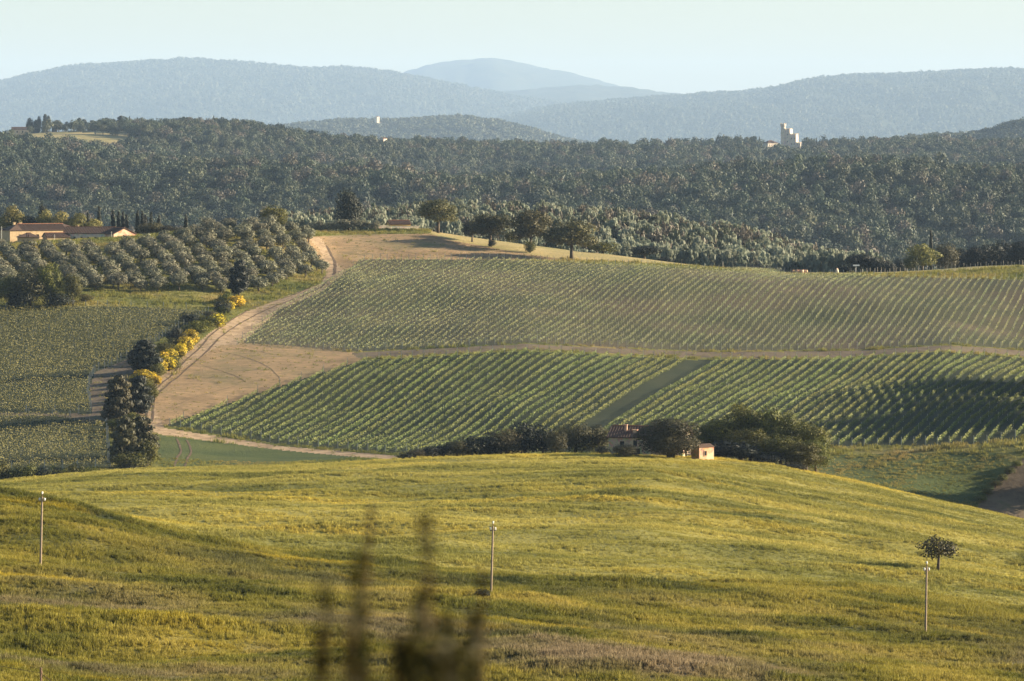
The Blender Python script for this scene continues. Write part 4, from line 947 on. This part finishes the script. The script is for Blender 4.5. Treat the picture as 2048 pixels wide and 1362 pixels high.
# ------------------------------------------------------------------ buildings
def wall_box(mb, x0, x1, y0, y1, z0, z1): mb.box(x0, x1, y0, y1, z0, z1)
def gable(name, cx, cy, yaw, L, W, eave, rise, wallmat, roofmat, label, cat='house', wins=(), chim=(), z=None, hip=False, over=.35, parent=None, off=(0, 0, 0), base=1.5, tiles=True, k=1.0):
    """house with long axis local x; front is local -y. wins: (face, u, z, w, h, kind)"""
    if parent is None:
        e = bpy.data.objects.new(name, None); COL.objects.link(e); e.location = (cx, cy, h1(cx, cy) if z is None else z); e.rotation_euler = (0, 0, yaw)
        e.scale = (k,) * 3; tag(e, label, cat)
    else: e = parent
    ox, oy, oz = off; mb = MB(); a, b = L/2, W/2; rx = a if not hip else max(a - b, .3)
    v = [(-a, -b, -base), (a, -b, -base), (a, b, -base), (-a, b, -base), (-a, -b, eave), (a, -b, eave), (a, b, eave), (-a, b, eave)]
    f = [(0, 1, 5, 4), (1, 2, 6, 5), (2, 3, 7, 6), (3, 0, 4, 7)]
    if not hip: v += [(-a, 0, eave + rise), (a, 0, eave + rise)]; f += [(5, 6, 9), (7, 4, 8)]
    else: f += [(4, 5, 6, 7)]
    mb.add([(p[0]+ox, p[1]+oy, p[2]+oz) for p in v], f); mb.build('wall', wallmat, e)
    rb = MB(); t = .16; o_ = over; sl = rise / b
    if not hip:
        for s in (-1, 1):
            y0, z0 = s*(b+o_), eave - sl*o_ + .02; y1, z1 = 0, eave + rise + .02
            vv = [(-a-o_, y0, z0), (a+o_, y0, z0), (a+o_, y1, z1), (-a-o_, y1, z1)]; vv += [(p[0], p[1], p[2]+t) for p in vv]
            rb.add([(p[0]+ox, p[1]+oy, p[2]+oz) for p in vv], [(0, 3, 2, 1), (4, 5, 6, 7), (0, 1, 5, 4), (1, 2, 6, 5), (2, 3, 7, 6), (3, 0, 4, 7)])
    else:
        lo = [(-a-o_, -b-o_, eave), (a+o_, -b-o_, eave), (a+o_, b+o_, eave), (-a-o_, b+o_, eave)]
        vv = lo + [(p[0], p[1], p[2]+t) for p in lo] + [(-rx, 0, eave+rise+t), (rx, 0, eave+rise+t)]
        rb.add([(p[0]+ox, p[1]+oy, p[2]+oz+.02) for p in vv], [(0, 3, 2, 1), (0, 1, 5, 4), (1, 2, 6, 5), (2, 3, 7, 6), (3, 0, 4, 7), (4, 5, 9, 8), (5, 6, 9), (6, 7, 8, 9), (7, 4, 8)])
    roof = rb.build('roof', roofmat, e)
    if tiles:
        tb = MB(); sp = .55
        for k in range(int((2*rx + 2*o_*(not hip)) / sp)):
            xx = -rx - o_*(not hip) + (k+.5)*sp
            for s in (-1, 1):
                tb.tube((xx+ox, oy + s*(b+o_), oz + eave - (sl*o_ if not hip else 0) + t + .03), (xx+ox, oy, oz + eave+rise+t+.03), .09, .09, 4)
        q = tb.build('tile_rows', roofmat, roof); q['kind'] = 'stuff'
        rr2 = MB(); rr2.tube((-rx+ox, oy, oz+eave+rise+t+.05), (rx+ox, oy, oz+eave+rise+t+.05), .16, .16, 6); rr2.build('ridge', M['redtile'] if roofmat is M['tile'] else roofmat, roof)
    for face, u, zz, ww, hh, kd in wins:
        fr = MB(); pn = MB(); th_ = .06
        def put(m_, u0, u1, z0, z1, d0, d1):
            if face == 'f': m_.box(ox+u0, ox+u1, oy-b-d1, oy-b-d0, oz+z0, oz+z1)
            elif face == 'b': m_.box(ox+u0, ox+u1, oy+b+d0, oy+b+d1, oz+z0, oz+z1)
            elif face == 'r': m_.box(ox+a+d0, ox+a+d1, oy+u0, oy+u1, oz+z0, oz+z1)
            else: m_.box(ox-a-d1, ox-a-d0, oy+u0, oy+u1, oz+z0, oz+z1)
        put(pn, u-ww/2, u+ww/2, zz, zz+hh, .01, .03)
        put(fr, u-ww/2-.08, u-ww/2, zz, zz+hh, .005, .09); put(fr, u+ww/2, u+ww/2+.08, zz, zz+hh, .005, .09)
        put(fr, u-ww/2-.12, u+ww/2+.12, zz+hh, zz+hh+.14, .005, .1); put(fr, u-ww/2-.12, u+ww/2+.12, zz-.1, zz, .005, .14)
        wo_ = fr.build('door' if kd == 'door' else 'window', wallmat, e); pn.build('panel' if kd == 'door' else 'pane', M['glass'] if kd != 'door' else M['wood'], wo_)
    for (u, v_, hz, s, mt) in chim:
        cb = MB(); zb = eave + rise * (1 - abs(v_) / b) - .2
        cb.box(ox+u-s/2, ox+u+s/2, oy+v_-s/2, oy+v_+s/2, oz+zb, oz+zb+hz); cb.box(ox+u-s*.7, ox+u+s*.7, oy+v_-s*.7, oy+v_+s*.7, oz+zb+hz, oz+zb+hz+.12)
        cb.build('chimney', mt, e)
    return e
# ruined farmhouse on the wheat hill
fh = gable('farmhouse', X(1300, 866), 866, R(-14), 15.5, 8, 4.6, 1.9, M['stone'], M['tile'], 'ruined stone farmhouse with tiled roof half hidden by trees on the wheat hill', 'house',
     [('f', -4.9, 2.6, .9, 1.2, 'w'), ('f', -1.8, .2, 1.3, 2.2, 'door'), ('f', -2.2, 2.9, .8, 1.1, 'w'), ('f', 1.5, 2.9, .8, 1.1, 'w'), ('f', 5, 2.9, .8, 1.1, 'w'), ('r', 0, 2.6, .9, 1.2, 'w'), ('r', -2, .4, 1, 1.8, 'w')], [(-4.6, -1.8, 1.5, .5, M['brick']), (-2.6, -2.2, .7, .8, M['brick'])], z=h1(X(1300, 850), 850) - 1.3)
gable('', 0, 0, 0, 6.5, 8.5, 5.0, 1.9, M['stone'], M['tile'], '', parent=fh, off=(4.4, 0, 0), wins=[('f', -.5, 3.4, .9, 1.2, 'w'), ('r', 1.5, 3.2, .9, 1.2, 'w')])
gable('outbuilding', X(1405, 851), 851, R(36), 3.7, 2.6, 2.5, .5, M['brick'], M['tile'], 'small roofless-looking brick outbuilding lit orange beside the farmhouse', 'shed',
     [('f', -.3, .9, .55, .9, 'w')], over=.1, tiles=False)
# manor on the left
zm = -(492 - EYE) / F * 1440
def XM(px): return X(px, 1440)
mh = gable('manor_house', XM(75), 1448, R(30), 26, 9, 5.2, 2.0, M['plaster'], M['tile'], 'long warm plastered manor house with brown tiled roofs behind the olive grove', 'house',
     [('f', -9 + 3.1*i, 2.6, .8, 1.3, 'w') for i in range(7)] + [('r', 0, 2.6, .9, 1.3, 'w')], [(-9, 1.2, 1.4, .8, M['plaster']), (-6.8, 1.2, 1.3, .8, M['plaster']), (-1, 1.5, .9, .8, M['plaster'])], z=zm, hip=True)
gable('manor_wing', XM(182), 1440, R(-7), 17, 8, 4.4, 1.9, M['palestone'], M['tile'], 'long shaded right wing of the manor with a row of windows', 'house', z=zm, wins=[('f', -7.2 + 2.4*i, 1.9, .8, 1.3, 'w') for i in range(7)], chim=[(-5, 1, 1.1, .7, M['plaster'])])
gable('gabled_barn', XM(240), 1437, R(-50), 6.5, 9.0, 4.2, 1.9, M['brick'], M['tile'], 'sunlit stone barn gable at the right end of the manor', 'barn',
     [('r', 0, 1.2, .8, 1.2, 'w'), ('f', 0, .4, 1.2, 2, 'door')], z=zm)
gable('garden_house', XM(62), 1432, R(10), 7.0, 5.5, 3.1, 1.3, M['plaster'], M['tile'], 'small hip-roofed plaster house in front of the manor', 'house', [('f', -.6, 1, .8, 1.2, 'w')], z=zm, hip=True)
gable('lean_to', XM(115), 1436, R(24), 8, 5, 3.2, 1.2, M['plaster'], M['tile'], 'pale outbuilding with sloping roof in front of the manor front', 'shed', [('f', 1.5, 1, .8, 1.2, 'w')], z=zm)
for px, yt in [(3, 453), (109, 469), (223, 463)]:
    mb = MB(); z0 = zm - 1; mb.tube((0, 0, z0 - zm), (0, 0, -(yt - EYE) / F * 1425 - zm), .12, .09, 6); mb.box(-.5, .5, -.04, .04, -(yt - EYE) / F * 1425 - zm - .5, -(yt - EYE) / F * 1425 - zm - .4)
    o = mb.build('garden_mast', M['post']); o.location = (X(px, 1425), 1425, zm); tag(o, {3: 'thin pale mast at the left edge before the manor', 109: 'thin mast in front of the lean-to', 223: 'thin mast before the barn'}[px], 'mast')
# walled yellow building on the crest
zb = h1(X(795, 1484), 1484); z_top = -(451 - EYE) / F * 1492
yb = gable('farm_building', X(797, 1492), 1492, R(14), 7.4, 6, 2.6, 1.2, M['yellowwall'], M['tile'], 'low yellow building with tiled roof behind a stone wall on the crest', 'house', [('f', 1.2, 1.3, .9, .7, 'w')], z=max(z_top - 3.9, h1(X(797, 1483), 1483) - .5), over=.3)
mb = MB(); zz = h1(X(795, 1482), 1482)
mb.box(-7.2, 7.2, -.25, .25, -1.2, 1.3); mb.box(-7.3, -3.6, -.3, .3, 1.3, 1.6)
wl = mb.build('garden_wall', M['palestone']); wl.location = (X(797, 1483), 1483, zz + .15); wl.rotation_euler = (0, 0, R(16)); tag(wl, 'rubble stone wall in front of the low yellow building', 'wall')
cp = MB(); cp.box(-3.55, 7.3, -.32, .32, 1.303, 1.4); cp.build('coping', M['palestone'], wl)
# castle
def castle():
    d = 3730; S = d / F; e = bpy.data.objects.new('castle', None); COL.objects.link(e); zb = -(306 - EYE) * S
    K_ = 6100 / d; e.location = (X(1580, 6100), 6100, zb * K_); e.scale = (K_,) * 3; e.rotation_euler = (0, 0, R(-24)); tag(e, 'pale stone castle with round turret and stepped battlements on the ridge', 'castle')
    zt = lambda y: -(y - EYE) * S - zb
    def block(x0, x1, y0, y1, top, nm='keep'):
        mb = MB(); mb.box(x0, x1, y0, y1, -6, top); o = mb.build(nm, M['palestone'], e); c = MB()
        for i in range(int((x1 - x0) / 1.3) + 1):
            for yy in (y0, y1 - .5): c.box(x0 + i*1.3 - .02, x0 + i*1.3 + .65, yy - .02, yy + .52, top + .003, top + .9)
        for i in range(1, int((y1 - y0) / 1.3)):
            for xx in (x0, x1 - .5): c.box(xx - .02, xx + .52, y0 + i*1.3, y0 + i*1.3 + .65, top + .003, top + .9)
        q = c.build('battlement', M['palestone'], o); q['kind'] = 'stuff'; w_ = MB()
        for i in range(2):
            for k in range(2): w_.box(x0 + (x1-x0)*(i+.7)/2.4 - .3, x0 + (x1-x0)*(i+.7)/2.4 + .3, y0 - .06, y0 - .01, top*(.45 + .3*k), top*(.45 + .3*k) + 1.2)
        w_.build('windows', M['glass'], o)
    block(-6.5, 1.2, -3.5, 3.5, zt(258.5)); block(1.21, 6.6, -3.0, 3.0, zt(269), 'tower_block'); block(6.61, 10.5, -2.4, 2.4, zt(286), 'gatehouse')
    t = MB(); t.lathe([(2.1, -6), (2.1, zt(253)), (2.5, zt(252)), (2.5, zt(248)), (2.2, zt(247.5))], 14, (-5.2, -3.0)); o = t.build('turret', M['palestone'], e)
    m = MB()
    for i in range(7): a = i * .9; m.box(-5.2 + 2.3*math.cos(a) - .3, -5.2 + 2.3*math.cos(a) + .3, -3 + 2.3*math.sin(a) - .3, -3 + 2.3*math.sin(a) + .3, zt(248), zt(246.3))
    q = m.build('battlement', M['palestone'], o); q['kind'] = 'stuff'
castle()
d = 6050; gable('villa', X(1541, d), d, R(32), 11, 7.5, 5.6, 2.2, M['palestone'], M['tile'], 'cream villa with hipped roof left of the castle', 'house', [('f', -3.4 + 2.2*i, 3.2, .9, 1.3, 'w') for i in range(4)] + [('f', -3.4 + 2.2*i, .6, .9, 1.5, 'w') for i in range(4)] + [('r', -1.5, 3.2, .9, 1.3, 'w'), ('r', 1.5, 3.2, .9, 1.3, 'w')], z=-(299.5 - EYE) / F * d, hip=True, k=1.65)
# tower house on the small hill
d = 15250; zb = -(251 - EYE) / F * d
e = gable('tower_house', X(757, d), d, R(40), 9, 9, 4.5, 1.2, M['palestone'], M['tile'], 'white tower house on the small hazy hill', 'house', [('f', -2, 2, 1, 1.4, 'w'), ('f', 2, 2, 1, 1.4, 'w')], z=zb, hip=True, tiles=False, k=2.35)
mb = MB(); mb.box(-5.5, -.5, -6, -1, -2, 13.5); t_ = mb.build('tower', M['palestone'], e); t_.location = (-3.4, -1.5, 0); mb = MB(); mb.lathe([(4.0, 13.5), (.2, 15)], 4, (-3, -3.5)); mb.build('tower_roof', M['tile'], t_)
gable('cottage', X(727, d), d, R(40), 5.5, 4, 2.6, 1, M['palestone'], M['tile'], 'tiny white cottage left of the tower house', 'house', [('f', 0, .8, 1, 1.2, 'w')], z=zb + 2.5, tiles=False, k=2.35)
d = 5640; gable('ridge_house', X(767, d), d, R(48), 4.2, 4.2, 5.6, .8, M['palestone'], M['tile'], 'small pale square house among the ridge trees below the tower house', 'house', [('f', 0, 3, .8, 1.1, 'w')], z=-(291 - EYE) / F * d, tiles=False, base=8, k=1.65)
d = 5150; gable('ridge_farmhouse', X(40, d), d, R(5), 12, 6, 3.2, 1.7, M['stone'], M['tile'], 'grey house with low roof at the left end of the ridge', 'house', [('f', -2, 1, .9, 1.2, 'w'), ('f', 2, 1, .9, 1.2, 'w')], z=-(268 - EYE) / F * d, base=4, k=1.65)
d = 6000; gable('white_farmhouse', X(1866, d), d, R(25), 9, 6, 3, 1.2, M['palestone'], M['tile'], 'small white farmhouse on the right of the ridge', 'house', [('f', -2, 1, .9, 1.2, 'w'), ('f', 2, 1, .9, 1.2, 'w')], z=-(293 - EYE) / F * d, tiles=False, base=5, k=1.65)

# ------------------------------------------------------------------ power poles
def pole_proto():
    e = bpy.data.objects.new('power_pole', None); COL.objects.link(e)
    mb = MB(); mb.lathe([(.14, -.4), (.135, 0), (.10, 7.5)], 10); mb.build('shaft', M['poleconc'], e, True)
    mb = MB(); mb.tube((0, 0, 7.35), (0, 0, 7.85), .05, .05, 8); mb.build('top_bracket', M['steel'], e)
    mb = MB(); mb.box(-.32, .32, -.05, .05, 7.0, 7.1); mb.build('crossarm', M['steel'], e)
    ins = MB(); ins.lathe([(.03, 0), (.1, .04), (.06, .09), (.12, .13), (.07, .19), (.12, .23), (.05, .3)], 10); im = ins.mesh('insulator', M['porcelain'], True)
    for x_, z_ in ((0, 7.8), (-.27, 7.1), (.27, 7.1)): obj('insulator', im, e, (x_, 0, z_))
    return e
poles = [(81, 1130, 'power pole on the left of the meadow slope', .010), (982, 1189, 'power pole in the middle of the meadow with a dark tuft at its foot', .012), (1851, 1270, 'power pole on the right just below the lone fruit tree', .008)]
p0 = pole_proto()
for i, (px, py, lab, lean) in enumerate(poles):
    if i == 0: e = p0
    else:
        e = p0.copy(); COL.objects.link(e)
        for ch in p0.children: c = ch.copy(); COL.objects.link(c); c.parent = e
    g = ground(px, py, 430, 540, 800); e.location = g; e.rotation_euler = (0, lean * 2.5, R(10 * i)); tag(e, lab, 'power pole', 'line of power poles'); s = g[1] * 146 / F / 8.05; e.scale = (1, 1, s)
T(BUSHD[0], 966, 0, 1182, 34, 'dark low tuft left of the middle pole foot', 'shrub', py=1196, dr=(440, 520), cat='bush')

# small things at the crest on the right
rk = MB(); rg = np.random.default_rng(5)
for i in range(14): rk.lathe([(.25, -.1), (.5, .2), (.3, .5)], 6, (rg.normal()*1.6, rg.normal()*.6))
o = rk.build('rubble_heap', M['brick']); o.location = (X(1602, 1436), 1436, h1(X(1602, 1436), 1436) + .1); o.scale = (1, 1, 1.8); tag(o, 'reddish heap of rubble on the edge of the upper vineyard', 'heap')
mb = MB(); mb.lathe([(.5, 0), (.6, .6), (.25, 1.6)], 7); o = mb.build('stone_marker', M['palestone']); o.location = (X(1674, 1434), 1434, h1(X(1674, 1434), 1434)); tag(o, 'small upright pale stone at the vineyard edge', 'stone')
mb = MB(); mb.tube((0, 0, 0), (0, 0, 2.2), .06, .06, 6); mb.box(-1, 1.2, -.1, .1, 2.2, 2.7); o = mb.build('metal_sign', M['porcelain']); o.location = (X(1712, 1440), 1440, h1(X(1712, 1440), 1440)); tag(o, 'small white board on a stand at the crest near the dark dome tree', 'sign')
mb = MB(); mb.tube((0, 0, -.2), (0, 0, 2.4), .08, .08, 6); mb.box(-.2, .2, -.09, .09, 1.6, 2.4); o = mb.build('marker_post', M['post']); o.location = (X(1446, 1440), 1440, h1(X(1446, 1440), 1440)); tag(o, 'single white marker post on the grassy crest', 'post')

# wire fence at the bottom left
zf = -(1335 - EYE) / F * 60
for i, (px, d, zt) in enumerate([(82, 60, zf), (-320, 63, zf + .15), (470, 55, zf - 1.15)]):
    x_ = X(px, d); g = h1(x_, d); mb = MB(); mb.tube((0, 0, -.3), (0, 0, zt - g), .016, .014, 8); mb.tube((0, 0, zt - g - .08), (0, 0, zt - g - .05), .022, .022, 8)
    o = mb.build('fence_post', M['steel']); o.location = (x_, d, g); tag(o, ['rusty steel fence post at the bottom left of the meadow', 'fence post beyond the left edge', 'fence post further down the slope'][i], 'fence post')
mb = MB(); pts = [(X(-320, 63), 63, zf + .1), (X(-120, 61.5), 61.5, zf - .01), (X(82, 60), 60, zf - .08), (X(270, 57.5), 57.5, zf - .75), (X(470, 55), 55, zf - 1.25)]
mb.path(pts, [.004] * 5, 5); tag(mb.build('fence_wire', M['steel']), 'thin fence wire running down past the rusty post', 'wire')

# out-of-focus weeds right in front of the camera
M['weed'] = leaf_mat('weed leaves', (.022, .025, .005), (.085, .075, .015), .3, .1); M['weedstem'] = flat_mat('weed stems', (.10, .06, .02), .8)
def weed(px, d, ytop, label, seed, bushy=1.0):
    x_ = X(px, d); g = h1(x_, d); hgt = -(ytop - EYE) / F * d - g; rg = np.random.default_rng(seed)
    e = bpy.data.objects.new('weed_plant', None); COL.objects.link(e); e.location = (x_, d, g); tag(e, label, 'plant')
    zs = np.linspace(0, 1, 9); bend = np.cumsum(rg.normal(size=9)) * .004
    bend -= bend[-1]
    pts = [(bend[i], rg.normal()*.002, zs[i]*hgt) for i in range(9)]; mb = MB(); mb.path(pts, list(.006 - .0042*zs), 6); mb.build('stem', M['weedstem'], e)
    n = int(270 * bushy); t = 1 - rg.random(n) ** 1.2 * .5; c = np.stack([np.interp(t, zs, [p[0] for p in pts]), np.zeros(n), t*hgt], -1)
    r = .003 + .013 * bushy * np.clip((1 - t) * 5, .12, 1); a = rg.uniform(0, 6.28, n); c[:, 0] += np.cos(a)*r*rg.random(n); c[:, 1] += np.sin(a)*r*rg.random(n)
    v, f = leaf_quads(c, rg.normal(size=(n, 3)), .015*np.ones(n), rg); lv = np.repeat(rg.random(n), 4)
    obj('leaves', make_mesh('leaves', v, f, [M['weed']], attrs={'lv': lv}), e)
for i, (px, d, yt, b, lab) in enumerate([(652, 3.6, 1175, .8, 'leftmost blurred weed stalk'), (716, 3.9, 1100, .9, 'tall thin blurred weed stalk left of the middle'), (742, 4.8, 1010, .3, 'faint blurred grass stalk reaching highest'), (852, 3.7, 1035, 1.1, 'tallest leafy blurred weed in the clump'),
        (835, 4.2, 1180, 1.0, 'blurred weed just behind the tallest leafy one'), (790, 3.4, 1265, 1.2, 'short blurred weed in the middle of the clump'), (893, 3.8, 1225, 2.0, 'thickest dark blurred weed right of the tallest'), (945, 4.0, 1230, 1.6, 'rightmost leafy blurred weed'),
        (920, 3.3, 1290, 1.6, 'low dense blurred weed at the right of the clump'), (870, 3.2, 1295, 1.8, 'low dark blurred weed at the bottom of the clump'), (735, 3.2, 1290, 1.2, 'low blurred weed at the bottom left of the clump'), (700, 3.3, 1240, 1.3, 'dark blurred weed left of the gap in the clump'), (815, 3.1, 1285, 2.2, 'dense dark blurred weed at the bottom middle'), (905, 3.0, 1310, 2.4, 'densest dark blurred weed at the bottom right'), (640, 3.4, 1260, 1.0, 'short blurred weed at the left end'), (965, 4.6, 1130, .3, 'thin pale blurred stalk right of the clump')]):
    weed(px, d, yt, lab + ' in front of the meadow', 300 + i, b)

# ------------------------------------------------------------------ haze
hz = MB(); hz.box(-14000, 14000, -300, 56000, -160, 1160); m = bpy.data.materials.new('haze'); m.use_nodes = True; m.node_tree.nodes.clear()
pv = m.node_tree.nodes.new('ShaderNodeVolumePrincipled'); pv.inputs['Color'].default_value = (.48, .69, 1.0, 1); pv.inputs['Density'].default_value = 2.3e-5; pv.inputs['Anisotropy'].default_value = 0.0
mo = m.node_tree.nodes.new('ShaderNodeOutputMaterial'); m.node_tree.links.new(pv.outputs[0], mo.inputs['Volume'])
ho = hz.build('haze', m); tag(ho, 'pale blue evening haze filling the valley air', kind='stuff')
